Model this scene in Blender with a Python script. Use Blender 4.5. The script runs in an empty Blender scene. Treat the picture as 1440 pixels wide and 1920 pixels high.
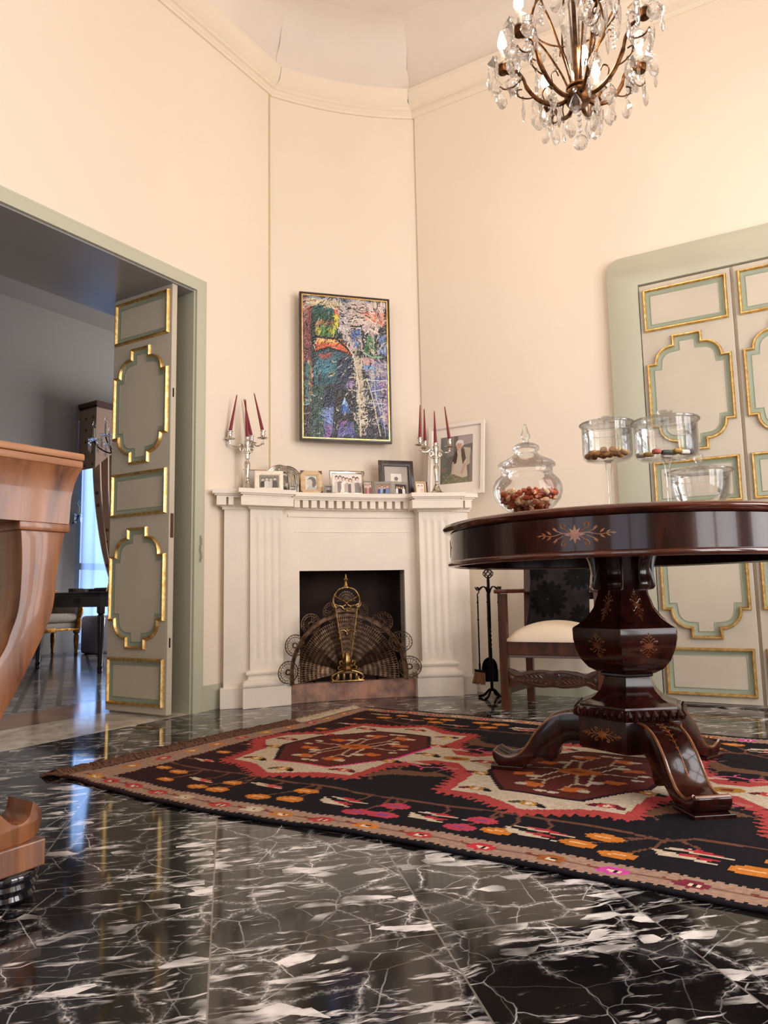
import bpy, bmesh, math, random
import numpy as np
from mathutils import Vector, Matrix, Euler
random.seed(7)
PI = math.pi
scene = bpy.context.scene
COL = scene.collection

# ------------------------------------------------------------------ camera
H = 0.62
cam_d = bpy.data.cameras.new('camera')
cam = bpy.data.objects.new('camera', cam_d)
COL.objects.link(cam)
cam_d.sensor_fit = 'VERTICAL'
cam_d.sensor_height = 36.0
cam_d.lens = 36.0 * 1320.0 / 1920.0
cam_d.clip_start = 0.02
_X = Vector((0.99980766, 0.01961254, 0.0))
_Y = Vector((0.00222234, -0.11329018, 0.99355946))
_Z = Vector((-0.01948623, 0.99336835, 0.11331198))
right = Vector((_X[0], _Y[0], _Z[0]))
up = Vector((_X[1], _Y[1], _Z[1]))
fwd = Vector((_X[2], _Y[2], _Z[2]))
cm = Matrix((right, up, -fwd)).transposed().to_4x4()
cm.translation = Vector((0, 0, H))
cam.matrix_world = cm
scene.camera = cam
cam_d.dof.use_dof = False

# ------------------------------------------------------------------ view / world
scene.view_settings.view_transform = 'Standard'
scene.view_settings.look = 'None'
scene.view_settings.gamma = 1.0
scene.view_settings.use_curve_mapping = False
scene.view_settings.exposure = 0.0
try:
    scene.cycles.use_denoising = True
    scene.cycles.max_bounces = 12
    scene.cycles.transparent_max_bounces = 24
    scene.cycles.sample_clamp_indirect = 6.0
    scene.cycles.caustics_refractive = False
    scene.cycles.caustics_reflective = False
except Exception:
    pass
W = bpy.data.worlds.new('sky')
scene.world = W
W.use_nodes = True
W.node_tree.nodes['Background'].inputs[0].default_value = (0.50, 0.66, 1.0, 1)
W.node_tree.nodes['Background'].inputs[1].default_value = 1.2

# ------------------------------------------------------------------ plan frames
def V2(x, y): return Vector((x, y))
L0 = V2(-1.108, 3.729); LD = V2(.545, .838).normalized(); LN = V2(LD.y, -LD.x)      # left wall, LN points into the room
R0 = V2(.974, 4.202); RD = V2(.87, -.4936).normalized(); RN = V2(RD.y, -RD.x)       # right wall
CL = V2(-.707, 4.345); CR = V2(.269, 4.607); FM = (CL + CR) / 2
FU = (CR - CL).normalized(); FV = V2(FU.y, -FU.x); FM2 = FM - FU * .025
def LP(s, n): return L0 + LD * s + LN * n
def RP(s, n): return R0 + RD * s + RN * n
def FP(u, v): return FM2 + FU * u + FV * v
def ang(v): return math.atan2(v.y, v.x)
AL, AR, AF = ang(LD), ang(RD), ang(FU)
TC = V2(.80, 2.39)            # round table centre
CHC = V2(.766, 2.472)         # chandelier centre
NSIDE, NBACK = 4.7, 5.0       # distance of the unseen walls from left wall / right wall
CEIL = 4.46

def area(name, loc, target, sx, sy, watts, color):
    l = bpy.data.lights.new(name, 'AREA'); l.shape = 'RECTANGLE'; l.size = sx; l.size_y = sy
    l.energy = watts; l.color = color
    o = bpy.data.objects.new(name, l); COL.objects.link(o)
    o.location = loc
    o.rotation_euler = (Vector(target) - Vector(loc)).to_track_quat('-Z', 'Y').to_euler()
    return o
# daylight at the side and far windows; the back windows are added fill
SWIN = [(-1.9, -.7), (-.35, .85)]            # s ranges of windows in the side wall
for a_, b_ in SWIN:
    p = LP((a_ + b_) / 2, NSIDE + .12); q = LP((a_ + b_) / 2, NSIDE - 1)
    area('daylight_side', (p.x, p.y, 1.75), (q.x, q.y, 1.75), b_ - a_, 2.5, 84, (1.0, .95, .925))
FILL_BWIN = [(.2, 1.5), (2.0, 3.3)]               # unseen back windows added to light the front, x measured along RD
for a_, b_ in FILL_BWIN:
    p = RP((a_ + b_) / 2 - .9, NBACK + .12); q = RP((a_ + b_) / 2 - .9, NBACK - 1)
    area('back_fill', (p.x, p.y, 1.75), (q.x, q.y, 1.75), b_ - a_, 2.5, 16, (1.0, .95, .90))
p = LP(3.0, -4.78); q = LP(3.0, -4)
area('daylight_far_window', (p.x, p.y, 1.5), (q.x, q.y, 1.45), 1.1, 2.7, 40, (.38, .58, 1.0))
# unseen fill lamp added to brighten the next room, before its solid end wall
p = LP(5.9, -2.6); q = LP(4, -2.6)
area('next_room_fill', (p.x, p.y, 1.7), (q.x, q.y, 1.7), 2.0, 2.6, 220, (1.0, .96, .97))

# ------------------------------------------------------------------ materials
def lin(c):
    if isinstance(c, str):
        c = tuple(int(c[i:i + 2], 16) for i in (1, 3, 5))
    return tuple(((v / 255) / 12.92 if v / 255 <= .04045 else ((v / 255 + .055) / 1.055) ** 2.4) for v in c) + (1.0,)
class NT:
    def __init__(s, name):
        s.m = bpy.data.materials.new(name); s.m.use_nodes = True
        s.t = s.m.node_tree; s.n = s.t.nodes; s.l = s.t.links
        s.b = s.n['Principled BSDF']; s.out = s.n['Material Output']
    def node(s, typ, **kw):
        n = s.n.new(typ)
        for k, v in kw.items():
            if k.startswith('_'): n.inputs[k[1:]].default_value = v
            else: setattr(n, k, v)
        return n
    def link(s, a, b): s.l.new(a, b)
    def coord(s, scale=(1, 1, 1), kind='Object', rot=(0, 0, 0)):
        tc = s.node('ShaderNodeTexCoord'); mp = s.node('ShaderNodeMapping')
        mp.inputs['Scale'].default_value = scale; mp.inputs['Rotation'].default_value = rot
        s.link(tc.outputs[kind], mp.inputs['Vector']); return mp.outputs[0]
    def noise(s, vec, scale, detail=4, rough=.55, dist=0):
        n = s.node('ShaderNodeTexNoise'); n.inputs['Scale'].default_value = scale; n.inputs['Detail'].default_value = detail
        n.inputs['Roughness'].default_value = rough; n.inputs['Distortion'].default_value = dist
        s.link(vec, n.inputs['Vector']); return n
    def ramp(s, fac, stops):
        r = s.node('ShaderNodeValToRGB'); e = r.color_ramp.elements
        while len(e) < len(stops): e.new(.5)
        for el, (p_, c) in zip(e, stops):
            el.position = p_; el.color = c if len(c) == 4 else tuple(c) + (1,)
        s.link(fac, r.inputs[0]); return r.outputs[0]
    def math(s, op, a, b=None, c=None, clamp=False):
        n = s.node('ShaderNodeMath', operation=op); n.use_clamp = clamp
        for i, v in enumerate((a, b, c)):
            if v is None: continue
            if isinstance(v, (int, float)): n.inputs[i].default_value = v
            else: s.link(v, n.inputs[i])
        return n.outputs[0]
    def mix(s, fac, a, b, blend='MIX'):
        n = s.node('ShaderNodeMix', data_type='RGBA', blend_type=blend)
        for sock, v in ((n.inputs[0], fac), (n.inputs[6], a), (n.inputs[7], b)):
            if isinstance(v, (int, float)): sock.default_value = v
            elif isinstance(v, tuple): sock.default_value = v
            else: s.link(v, sock)
        return n.outputs[2]
    def bump(s, h, strength=.2, dist=.01):
        n = s.node('ShaderNodeBump'); n.inputs['Strength'].default_value = strength; n.inputs['Distance'].default_value = dist
        s.link(h, n.inputs['Height']); s.link(n.outputs[0], s.b.inputs['Normal'])
    def set(s, **kw):
        for k, v in kw.items():
            k = {'rough': 'Roughness', 'metal': 'Metallic', 'color': 'Base Color', 'coat': 'Coat Weight', 'spec': 'Specular IOR Level',
                 'coatr': 'Coat Roughness', 'sheen': 'Sheen Weight', 'trans': 'Transmission Weight', 'ior': 'IOR'}.get(k, k)
            if isinstance(v, (int, float, tuple)): s.b.inputs[k].default_value = v
            else: s.link(v, s.b.inputs[k])
        return s
def paint(name, c, rough=.6, var=.06, scale=3, bump=.05, bscale=60, **kw):
    t = NT(name); co = t.coord(); n = t.noise(co, scale, 5)
    a = lin(c); dk = tuple(v * (1 - var) for v in a[:3]) + (1,); lt = tuple(min(1, v * (1 + var)) for v in a[:3]) + (1,)
    t.set(color=t.ramp(n.outputs[0], [(.3, dk), (.7, lt)]), rough=rough, **kw)
    if bump: t.bump(t.noise(co, bscale, 3).outputs[0], bump, .004)
    return t.m
def wood(name, dark, light, rough=.2, axis='X', scale=1., coat=.5, spec=.5):
    t = NT(name); sc = {'X': (1.2, 14, 14), 'Y': (14, 1.2, 14), 'Z': (14, 14, 1.2)}[axis]
    co = t.coord(tuple(v * scale for v in sc)); n = t.noise(co, 2.2, 8, .6, .6)
    n2 = t.noise(t.coord((3, 3, 3)), 1.5, 3)
    f = t.math('ADD', t.math('MULTIPLY', n.outputs[0], .75), t.math('MULTIPLY', n2.outputs[0], .3))
    d, l = lin(dark), lin(light)
    m_ = tuple((a + b) / 2 for a, b in zip(d, l))
    t.set(color=t.ramp(f, [(.38, d), (.53, m_), (.70, l)]), rough=rough, coat=coat, coatr=.05, spec=spec)
    t.bump(n.outputs[0], .05, .002)
    return t.m
def metal(name, c, rough=.25, c2=None, scale=30, bump=0.0):
    t = NT(name); co = t.coord(); n = t.noise(co, scale, 5)
    t.set(color=t.ramp(n.outputs[0], [(.35, lin(c2 or c)), (.65, lin(c))]), rough=rough, metal=1.0)
    if bump: t.bump(n.outputs[0], bump, .003)
    return t.m
def attr_mat(name, rough=.8, bump=None, coat=0, sheen=0, var=.15):
    t = NT(name); a = t.node('ShaderNodeAttribute', attribute_name='pattern')
    co = t.coord(); n = t.noise(co, 90, 2)
    t.set(spec=.15 if rough > .8 else .5, color=t.mix(var, a.outputs['Color'], t.ramp(n.outputs[0], [(.3, (.55, .55, .55, 1)), (.7, (1.25, 1.25, 1.25, 1))]), 'MULTIPLY') if var else a.outputs['Color'], rough=rough, coat=coat, sheen=sheen)
    if bump: t.bump(t.noise(co, bump[0], 3).outputs[0], bump[1], bump[2])
    return t.m
def thin_glass(name, tint=(.97, .98, .97), edge=.82, rough=.01):
    t = NT(name); lw = t.node('ShaderNodeLayerWeight'); lw.inputs[0].default_value = .35
    tr = t.node('ShaderNodeBsdfTransparent'); gl = t.node('ShaderNodeBsdfGlossy'); gl.inputs['Roughness'].default_value = rough
    t.link(t.ramp(lw.outputs['Facing'], [(.45, tint + (1,)), (.95, tuple(v * edge for v in tint) + (1,))]), tr.inputs[0])
    fr = t.node('ShaderNodeFresnel'); fr.inputs[0].default_value = 1.5
    mx = t.node('ShaderNodeMixShader'); t.link(t.math('MULTIPLY', fr.outputs[0], .62, clamp=True), mx.inputs[0])
    t.link(tr.outputs[0], mx.inputs[1]); t.link(gl.outputs[0], mx.inputs[2]); t.link(mx.outputs[0], t.out.inputs[0])
    return t.m
def crystal_mat(name):
    t = NT(name)
    gl = t.node('ShaderNodeBsdfGlass'); gl.inputs['IOR'].default_value = 1.55; gl.inputs['Roughness'].default_value = .0
    gl.inputs['Color'].default_value = (.98, .98, .98, 1)
    tr = t.node('ShaderNodeBsdfTransparent'); mx = t.node('ShaderNodeMixShader'); mx.inputs[0].default_value = .25
    t.link(gl.outputs[0], mx.inputs[1]); t.link(tr.outputs[0], mx.inputs[2]); t.link(mx.outputs[0], t.out.inputs[0])
    return t.m
def emit(name, c, s):
    t = NT(name); t.b.inputs['Emission Color'].default_value = c; t.b.inputs['Emission Strength'].default_value = s
    t.b.inputs['Base Color'].default_value = c; return t.m

M = {}
M['wall'] = paint('cream_wall_paint', '#eedec9', .75, .015, 1.2, .04, 120)
M['ceiling'] = paint('ceiling_plaster', '#e6d9cb', .8, .05, 1.6, .05, 40)
M['cornice'] = paint('cornice_plaster', '#ecdcc6', .7, .02)
M['joint'] = paint('joint_filler', '#cdb992', .8, .04)
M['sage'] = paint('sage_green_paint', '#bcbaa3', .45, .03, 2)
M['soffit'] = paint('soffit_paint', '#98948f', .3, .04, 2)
M['doorpaint'] = paint('door_cream_grey_paint', '#c6baa6', .5, .05, 4, .08, 50)
M['groove'] = paint('door_green_groove_paint', '#959b84', .5, .06, 5)
M['gold'] = metal('gilded_moulding', '#f4d595', .38, '#cfa25a', 45, .12)
M['stone'] = paint('pale_limestone', '#f0e3d1', .7, .04, 5, .12, 90)
M['whiteglaze'] = paint('white_lacquer', '#efe2d3', .4, .01)
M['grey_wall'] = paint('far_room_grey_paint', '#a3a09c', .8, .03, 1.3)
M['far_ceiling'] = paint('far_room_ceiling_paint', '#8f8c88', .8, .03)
M['mahog'] = wood('dark_mahogany_veneer', '#140706', '#391711', .16, 'Z', .8, .25, .22)
M['mahogtop'] = wood('mahogany_edge', '#1e0a06', '#5a2414', .15, 'X', .8, .7)
M['inlay'] = wood('light_inlay_wood', '#6e3c1a', '#a8652f', .25, 'X', 1, .4)
M['inlaydark'] = wood('dark_inlay_wood', '#4f2812', '#7f4622', .25, 'X', 1, .4)
M['band'] = wood('legs_edge_banding', '#5a2f18', '#8d5a35', .22, 'X', 1, .4)
M['walnut'] = wood('warm_walnut', '#44200f', '#a3683f', .36, 'Z', .6, .25)
M['walnuttop'] = wood('walnut_top', '#7c4a2e', '#b98359', .34, 'X', .7, .25)
M['chairwood'] = wood('brown_oak', '#2c130a', '#64351e', .32, 'Z', .9, .25)
M['carved'] = wood('carved_oak', '#2a160d', '#5d3824', .4, 'X', .8, .2)
M['ebony'] = NT('ebonised_wood').set(color=(.006, .006, .01, 1), rough=.12, coat=.8).m
M['iron'] = metal('black_iron', '#1a1817', .45, '#0c0b0b', 40, .2)
M['silver'] = metal('polished_silver', '#e9e4da', .16, '#b9b0a2', 25)
M['brass'] = metal('aged_brass', '#bf9d6b', .36, '#75572f', 35, .2)
M['bronze'] = metal('brown_bronze_sheet', '#7d6550', .42, '#4a372a', 30, .1)
M['lampmetal'] = metal('antique_bronze', '#6f4a2b', .38, '#38210f', 40)
M['wax'] = paint('burgundy_wax', '#7d0f1e', .35, .04, 4, 0)
M['glass'] = thin_glass('clear_glass', (.99, .993, .99), .955)
M['thickglass'] = thin_glass('solid_glass', (.97, .98, .965), .8)
M['crystal'] = crystal_mat('cut_crystal')
M['bulb'] = emit('lit_bulb', (1.0, .80, .61, 1), 140)
M['milk'] = paint('candle_sleeve', '#f1e6d2', .5, .01)
M['clothseat'] = paint('cream_seat_cloth', '#efdcc2', .9, .03, 6, .15, 260)
M['lining'] = paint('seat_underside_cloth', '#8d8078', .9, .03)
M['settee'] = paint('settee_fabric', '#aa9f92', .9, .12, 45)
M['ottoman'] = paint('grey_upholstery', '#8a8690', .9, .05)
M['farwood'] = NT('dark_table_wood').set(color=lin('#2a1d24'), rough=.14, coat=.6).m
M['gilt'] = metal('dull_gilt_wood', '#b18446', .45, '#6e4a20', 30, .2)
M['pelmet'] = NT('pelmet_wood').set(color=lin('#4a2a20'), rough=.5).m
M['dkcushion'] = NT('dark_cloth').set(color=lin('#333745'), rough=.9).m
M['bristle'] = paint('bristles', '#8a5f3c', .9, .25, 120)
M['soot'] = paint('sooty_firebrick', '#2a1a15', .95, .55, 7, .3, 60)
M['fringe'] = paint('brown_fringe_wool', '#6d4b38', .95, .25, 60)
M['fringew'] = paint('pale_fringe_wool', '#c9b59a', .95, .15, 60)
M['backing'] = paint('frame_backing', '#8a6a4a', .8, .1)
M['greyframe'] = paint('pewter_frame', '#9a958a', .45, .06, 20, 0, metal=.4)
M['darkframe'] = wood('dark_frame_wood', '#1c100b', '#3a2318', .4, 'X', 1, .2)
M['oldwood'] = wood('honey_frame_wood', '#c39a6a', '#e2c49a', .4, 'X', 1, .2)
M['brownframe'] = wood('brown_frame_wood', '#3b1f12', '#6a3d24', .4, 'X', 1, .2)
M['shell'] = paint('mother_of_pearl', '#f4e3cb', .3, .12, 60, .3, 120)
M['mat'] = paint('photo_mat', '#efe3d4', .8, .01)
M['paper'] = attr_mat('photo_print', .35, None, .2, 0, .0)
M['oil'] = attr_mat('oil_paint', .38, (55, .6, .006), .15, 0, .12)
M['kilim'] = attr_mat('kilim_wool', .95, (340, .35, .004), 0, 0, .35)
M['cushion'] = attr_mat('black_floral_cushion', .85, (200, .1, .003), 0, 0, .1)
M['cand1'] = NT('cola_jelly').set(color=lin('#ab4a26'), rough=.4, trans=.0).m
M['cand2'] = NT('amber_jelly').set(color=lin('#e9b98a'), rough=.4).m
M['cand3'] = NT('sugared_orange').set(color=lin('#eab274'), rough=.8).m
for k, c in dict(cg='#2c3a22', cr='#d96a55', cy='#e8b85a', cw='#efe2cf', cb='#3a3a48').items():
    M[k] = NT('sweet_' + k).set(color=lin(c), rough=.5).m

def marble():
    t = NT('black_veined_marble'); A = math.radians(12.5); T = .404
    co = t.coord((1, 1, 1), 'Object', (0, 0, -A))
    sx = t.node('ShaderNodeSeparateXYZ'); t.link(co, sx.inputs[0])
    fx = t.math('DIVIDE', t.math('ADD', sx.outputs[0], .028 + 40 * T), T)
    fy = t.math('DIVIDE', t.math('ADD', sx.outputs[1], -1.312 + 40 * T), T)
    cx_ = t.node('ShaderNodeCombineXYZ')
    t.link(t.math('FLOOR', fx), cx_.inputs[0]); t.link(t.math('FLOOR', fy), cx_.inputs[1])
    wn = t.node('ShaderNodeTexWhiteNoise', noise_dimensions='2D'); t.link(cx_.outputs[0], wn.inputs['Vector'])
    off = t.node('ShaderNodeVectorMath', operation='SCALE'); t.link(wn.outputs['Color'], off.inputs[0]); off.inputs['Scale'].default_value = 9.
    add = t.node('ShaderNodeVectorMath', operation='ADD'); t.link(co, add.inputs[0]); t.link(off.outputs[0], add.inputs[1])
    base = add.outputs[0]
    def warp(amt, sc):
        nz = t.noise(base, sc, 3, .6); wz = t.node('ShaderNodeVectorMath', operation='SCALE'); wz.inputs['Scale'].default_value = amt
        t.link(nz.outputs['Color'], wz.inputs[0]); a2 = t.node('ShaderNodeVectorMath', operation='ADD'); t.link(base, a2.inputs[0]); t.link(wz.outputs[0], a2.inputs[1]); return a2.outputs[0]
    wv = warp(.05, 7); ws = warp(.012, 20)
    def mapped(src, sc, rot):
        mp = t.node('ShaderNodeMapping'); mp.inputs['Scale'].default_value = sc; mp.inputs['Rotation'].default_value = (0, 0, rot); t.link(src, mp.inputs[0]); return mp.outputs[0]
    def edge(src, scale, width, sc=(1, 1, 1), rot=0):
        v = t.node('ShaderNodeTexVoronoi', feature='DISTANCE_TO_EDGE', voronoi_dimensions='2D'); v.inputs['Scale'].default_value = scale
        t.link(mapped(src, sc, rot), v.inputs['Vector'])
        return t.math('SUBTRACT', 1., t.math('DIVIDE', v.outputs['Distance'], width, clamp=True))
    def cells(src, scale, thr, sc, rot):
        v = t.node('ShaderNodeTexVoronoi', feature='F1', voronoi_dimensions='2D'); v.inputs['Scale'].default_value = scale
        t.link(mapped(src, sc, rot), v.inputs['Vector'])
        s_ = t.node('ShaderNodeSeparateColor'); t.link(v.outputs['Color'], s_.inputs[0]); return t.math('GREATER_THAN', s_.outputs[0], thr)
    def mask(scale, lo, hi): return t.ramp(t.noise(base, scale, 3).outputs[0], [(lo, (0, 0, 0)), (hi, (1, 1, 1))])
    m1 = mask(4.5, .52, .64); m2 = mask(7, .55, .66); m3 = mask(4, .53, .63); m4 = mask(5, .40, .60)
    crumb = t.ramp(t.noise(base, 130, 2).outputs[0], [(.45, (0, 0, 0)), (.6, (1, 1, 1))])
    wr = warp(.07, 9)
    e8 = edge(wr, 8.5, .12)
    halo = t.math('MULTIPLY', t.math('MULTIPLY', t.math('MULTIPLY', t.math('POWER', e8, 1.6), m4), t.math('ADD', .12, crumb)), .5)
    thin = t.math('MULTIPLY', edge(wr, 8.5, .014), t.math('ADD', .17, t.math('MULTIPLY', m2, .6)))
    crack = t.math('MULTIPLY', edge(ws, 5.5, .011, (1, 1.5, 1), .3), t.math('ADD', .06, t.math('MULTIPLY', m4, .5)))
    def strokes(rot, sc, lo, hi, m):
        n_ = t.noise(mapped(wv, (1.3, 9, 1), rot), sc, 5, .62, .4)
        return t.math('MULTIPLY', t.ramp(n_.outputs[0], [(lo, (0, 0, 0)), (hi, (1, 1, 1))]), m)
    p1 = mask(5.5, .50, .58); p2 = mask(6.5, .52, .58); p3 = mask(4.6, .50, .58)
    st = t.math('MAXIMUM', t.math('MAXIMUM', strokes(.15, 4.5, .585, .64, p1), t.math('MAXIMUM', strokes(1.05, 4.5, .585, .64, p2), strokes(1.9, 5., .59, .64, mask(5., .5, .58)))), t.math('MULTIPLY', strokes(-.5, 5.5, .59, .65, p3), .7))
    sh = t.math('MULTIPLY', t.math('MAXIMUM', cells(ws, 17, .95, (1, 2.0, 1), .15), cells(ws, 15, .95, (1, 3.0, 1), 1.0)), m4)
    sh = t.math('MULTIPLY', sh, t.ramp(t.noise(mapped(base, (1, 4, 1), .4), 14, 3).outputs[0], [(.36, (.1, .1, .1)), (.5, (1, 1, 1))]))
    tot = t.math('ADD', t.math('ADD', halo, thin), crack)
    tot = t.math('MAXIMUM', t.math('MAXIMUM', tot, t.math('MULTIPLY', st, .85)), sh, clamp=True)
    dark = t.ramp(t.noise(base, 3.5, 4).outputs[0], [(.35, (.0045, .0042, .005, 1)), (.7, (.014, .011, .010, 1))])
    c1 = t.mix(tot, dark, lin('#eee6df'))
    jx = t.math('LESS_THAN', t.math('ABSOLUTE', t.math('SUBTRACT', t.math('FRACT', t.math('ADD', fx, .5)), .5)), .0045)
    jy = t.math('LESS_THAN', t.math('ABSOLUTE', t.math('SUBTRACT', t.math('FRACT', t.math('ADD', fy, .5)), .5)), .0045)
    j = t.math('MAXIMUM', jx, jy)
    t.set(color=t.mix(t.math('MULTIPLY', j, .8), c1, lin('#7d756c')), rough=.075, spec=.5)
    t.bump(t.noise(co, 2.5, 2).outputs[0], .02, .01)
    return t.m
M['marble'] = marble()
def whitemarble():
    t = NT('white_marble'); co = t.coord(); n = t.noise(co, 4, 8, .65, 1.5)
    t.set(color=t.ramp(n.outputs[0], [(.4, lin('#b7aa9a')), (.55, lin('#ded3c3')), (.7, lin('#ebe2d4'))]), rough=.12); return t.m
M['whitemarble'] = whitemarble()
def brownmarble():
    t = NT('brown_marble'); co = t.coord(); n = t.noise(co, 6, 8, .65, 1.)
    t.set(color=t.ramp(n.outputs[0], [(.35, lin('#7b5440')), (.65, lin('#a67d63'))]), rough=.12); return t.m
M['brownmarble'] = brownmarble()
def farfloor():
    t = NT('far_room_mosaic'); co = t.coord((1, 1, 1), 'Object', (0, 0, -AL))
    v = t.node('ShaderNodeTexBrick'); t.link(co, v.inputs['Vector'])
    v.inputs['Scale'].default_value = 1.; v.inputs['Brick Width'].default_value = .22; v.inputs['Row Height'].default_value = .11
    v.inputs['Mortar Size'].default_value = .018; v.inputs['Mortar Smooth'].default_value = .3
    v.inputs['Color1'].default_value = lin('#a9a2a0'); v.inputs['Color2'].default_value = lin('#6f6a70'); v.inputs['Mortar'].default_value = lin('#3d3a42')
    t.set(color=v.outputs[0], rough=.16); return t.m
M['farfloor'] = farfloor()
def farborder():
    t = NT('mosaic_border'); co = t.coord()
    v = t.node('ShaderNodeTexVoronoi'); v.inputs['Scale'].default_value = 45; t.link(co, v.inputs['Vector'])
    s_ = t.node('ShaderNodeSeparateColor'); t.link(v.outputs['Color'], s_.inputs[0])
    t.set(color=t.ramp(s_.outputs[0], [(.45, lin('#3a3538')), (.55, lin('#9b9390'))]), rough=.15); return t.m
M['farborder'] = farborder()
def hearthbrick():
    t = NT('hearth_brick'); co = t.coord()
    v = t.node('ShaderNodeTexBrick'); t.link(co, v.inputs['Vector']); v.offset = 0.0
    v.inputs['Scale'].default_value = 1.; v.inputs['Brick Width'].default_value = .062; v.inputs['Row Height'].default_value = .4
    v.inputs['Mortar Size'].default_value = .0015; v.inputs['Color1'].default_value = lin('#a5705a'); v.inputs['Color2'].default_value = lin('#8d7468'); v.inputs['Mortar'].default_value = lin('#5d4a44')
    n = t.noise(co, 14, 5)
    t.set(color=t.mix(.55, v.outputs[0], t.ramp(n.outputs[0], [(.35, lin('#6b5a58')), (.6, lin('#c9987c'))])), rough=.85)
    t.bump(t.noise(co, 60, 4).outputs[0], .25, .004); return t.m
M['hearth'] = hearthbrick()
def curtainmat():
    t = NT('curtain_cloth'); co = t.coord(); v = t.node('ShaderNodeTexVoronoi', voronoi_dimensions='3D'); v.inputs['Scale'].default_value = 7; v.inputs['Randomness'].default_value = .1
    t.link(co, v.inputs['Vector'])
    t.set(color=t.ramp(v.outputs['Distance'], [(.14, lin('#6d4238')), (.18, lin('#a58a78'))]), rough=.9, sheen=.2); return t.m
M['curtain'] = curtainmat()
def glasspane():
    t = NT('window_pane'); tr = t.node('ShaderNodeBsdfTransparent'); tr.inputs[0].default_value = (.9, .95, 1, 1)
    gl = t.node('ShaderNodeBsdfGlossy'); gl.inputs['Roughness'].default_value = .02; mx = t.node('ShaderNodeMixShader'); mx.inputs[0].default_value = .06
    t.link(tr.outputs[0], mx.inputs[1]); t.link(gl.outputs[0], mx.inputs[2]); t.link(mx.outputs[0], t.out.inputs[0]); return t.m
M['pane'] = glasspane()
def sheer():
    t = NT('sheer_curtain'); tr = t.node('ShaderNodeBsdfTransparent'); tl = t.node('ShaderNodeBsdfTranslucent'); tl.inputs[0].default_value = (.8, .85, .9, 1)
    mx = t.node('ShaderNodeMixShader'); mx.inputs[0].default_value = .6
    t.link(tr.outputs[0], mx.inputs[1]); t.link(tl.outputs[0], mx.inputs[2]); t.link(mx.outputs[0], t.out.inputs[0]); return t.m
M['sheer'] = sheer()

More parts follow.
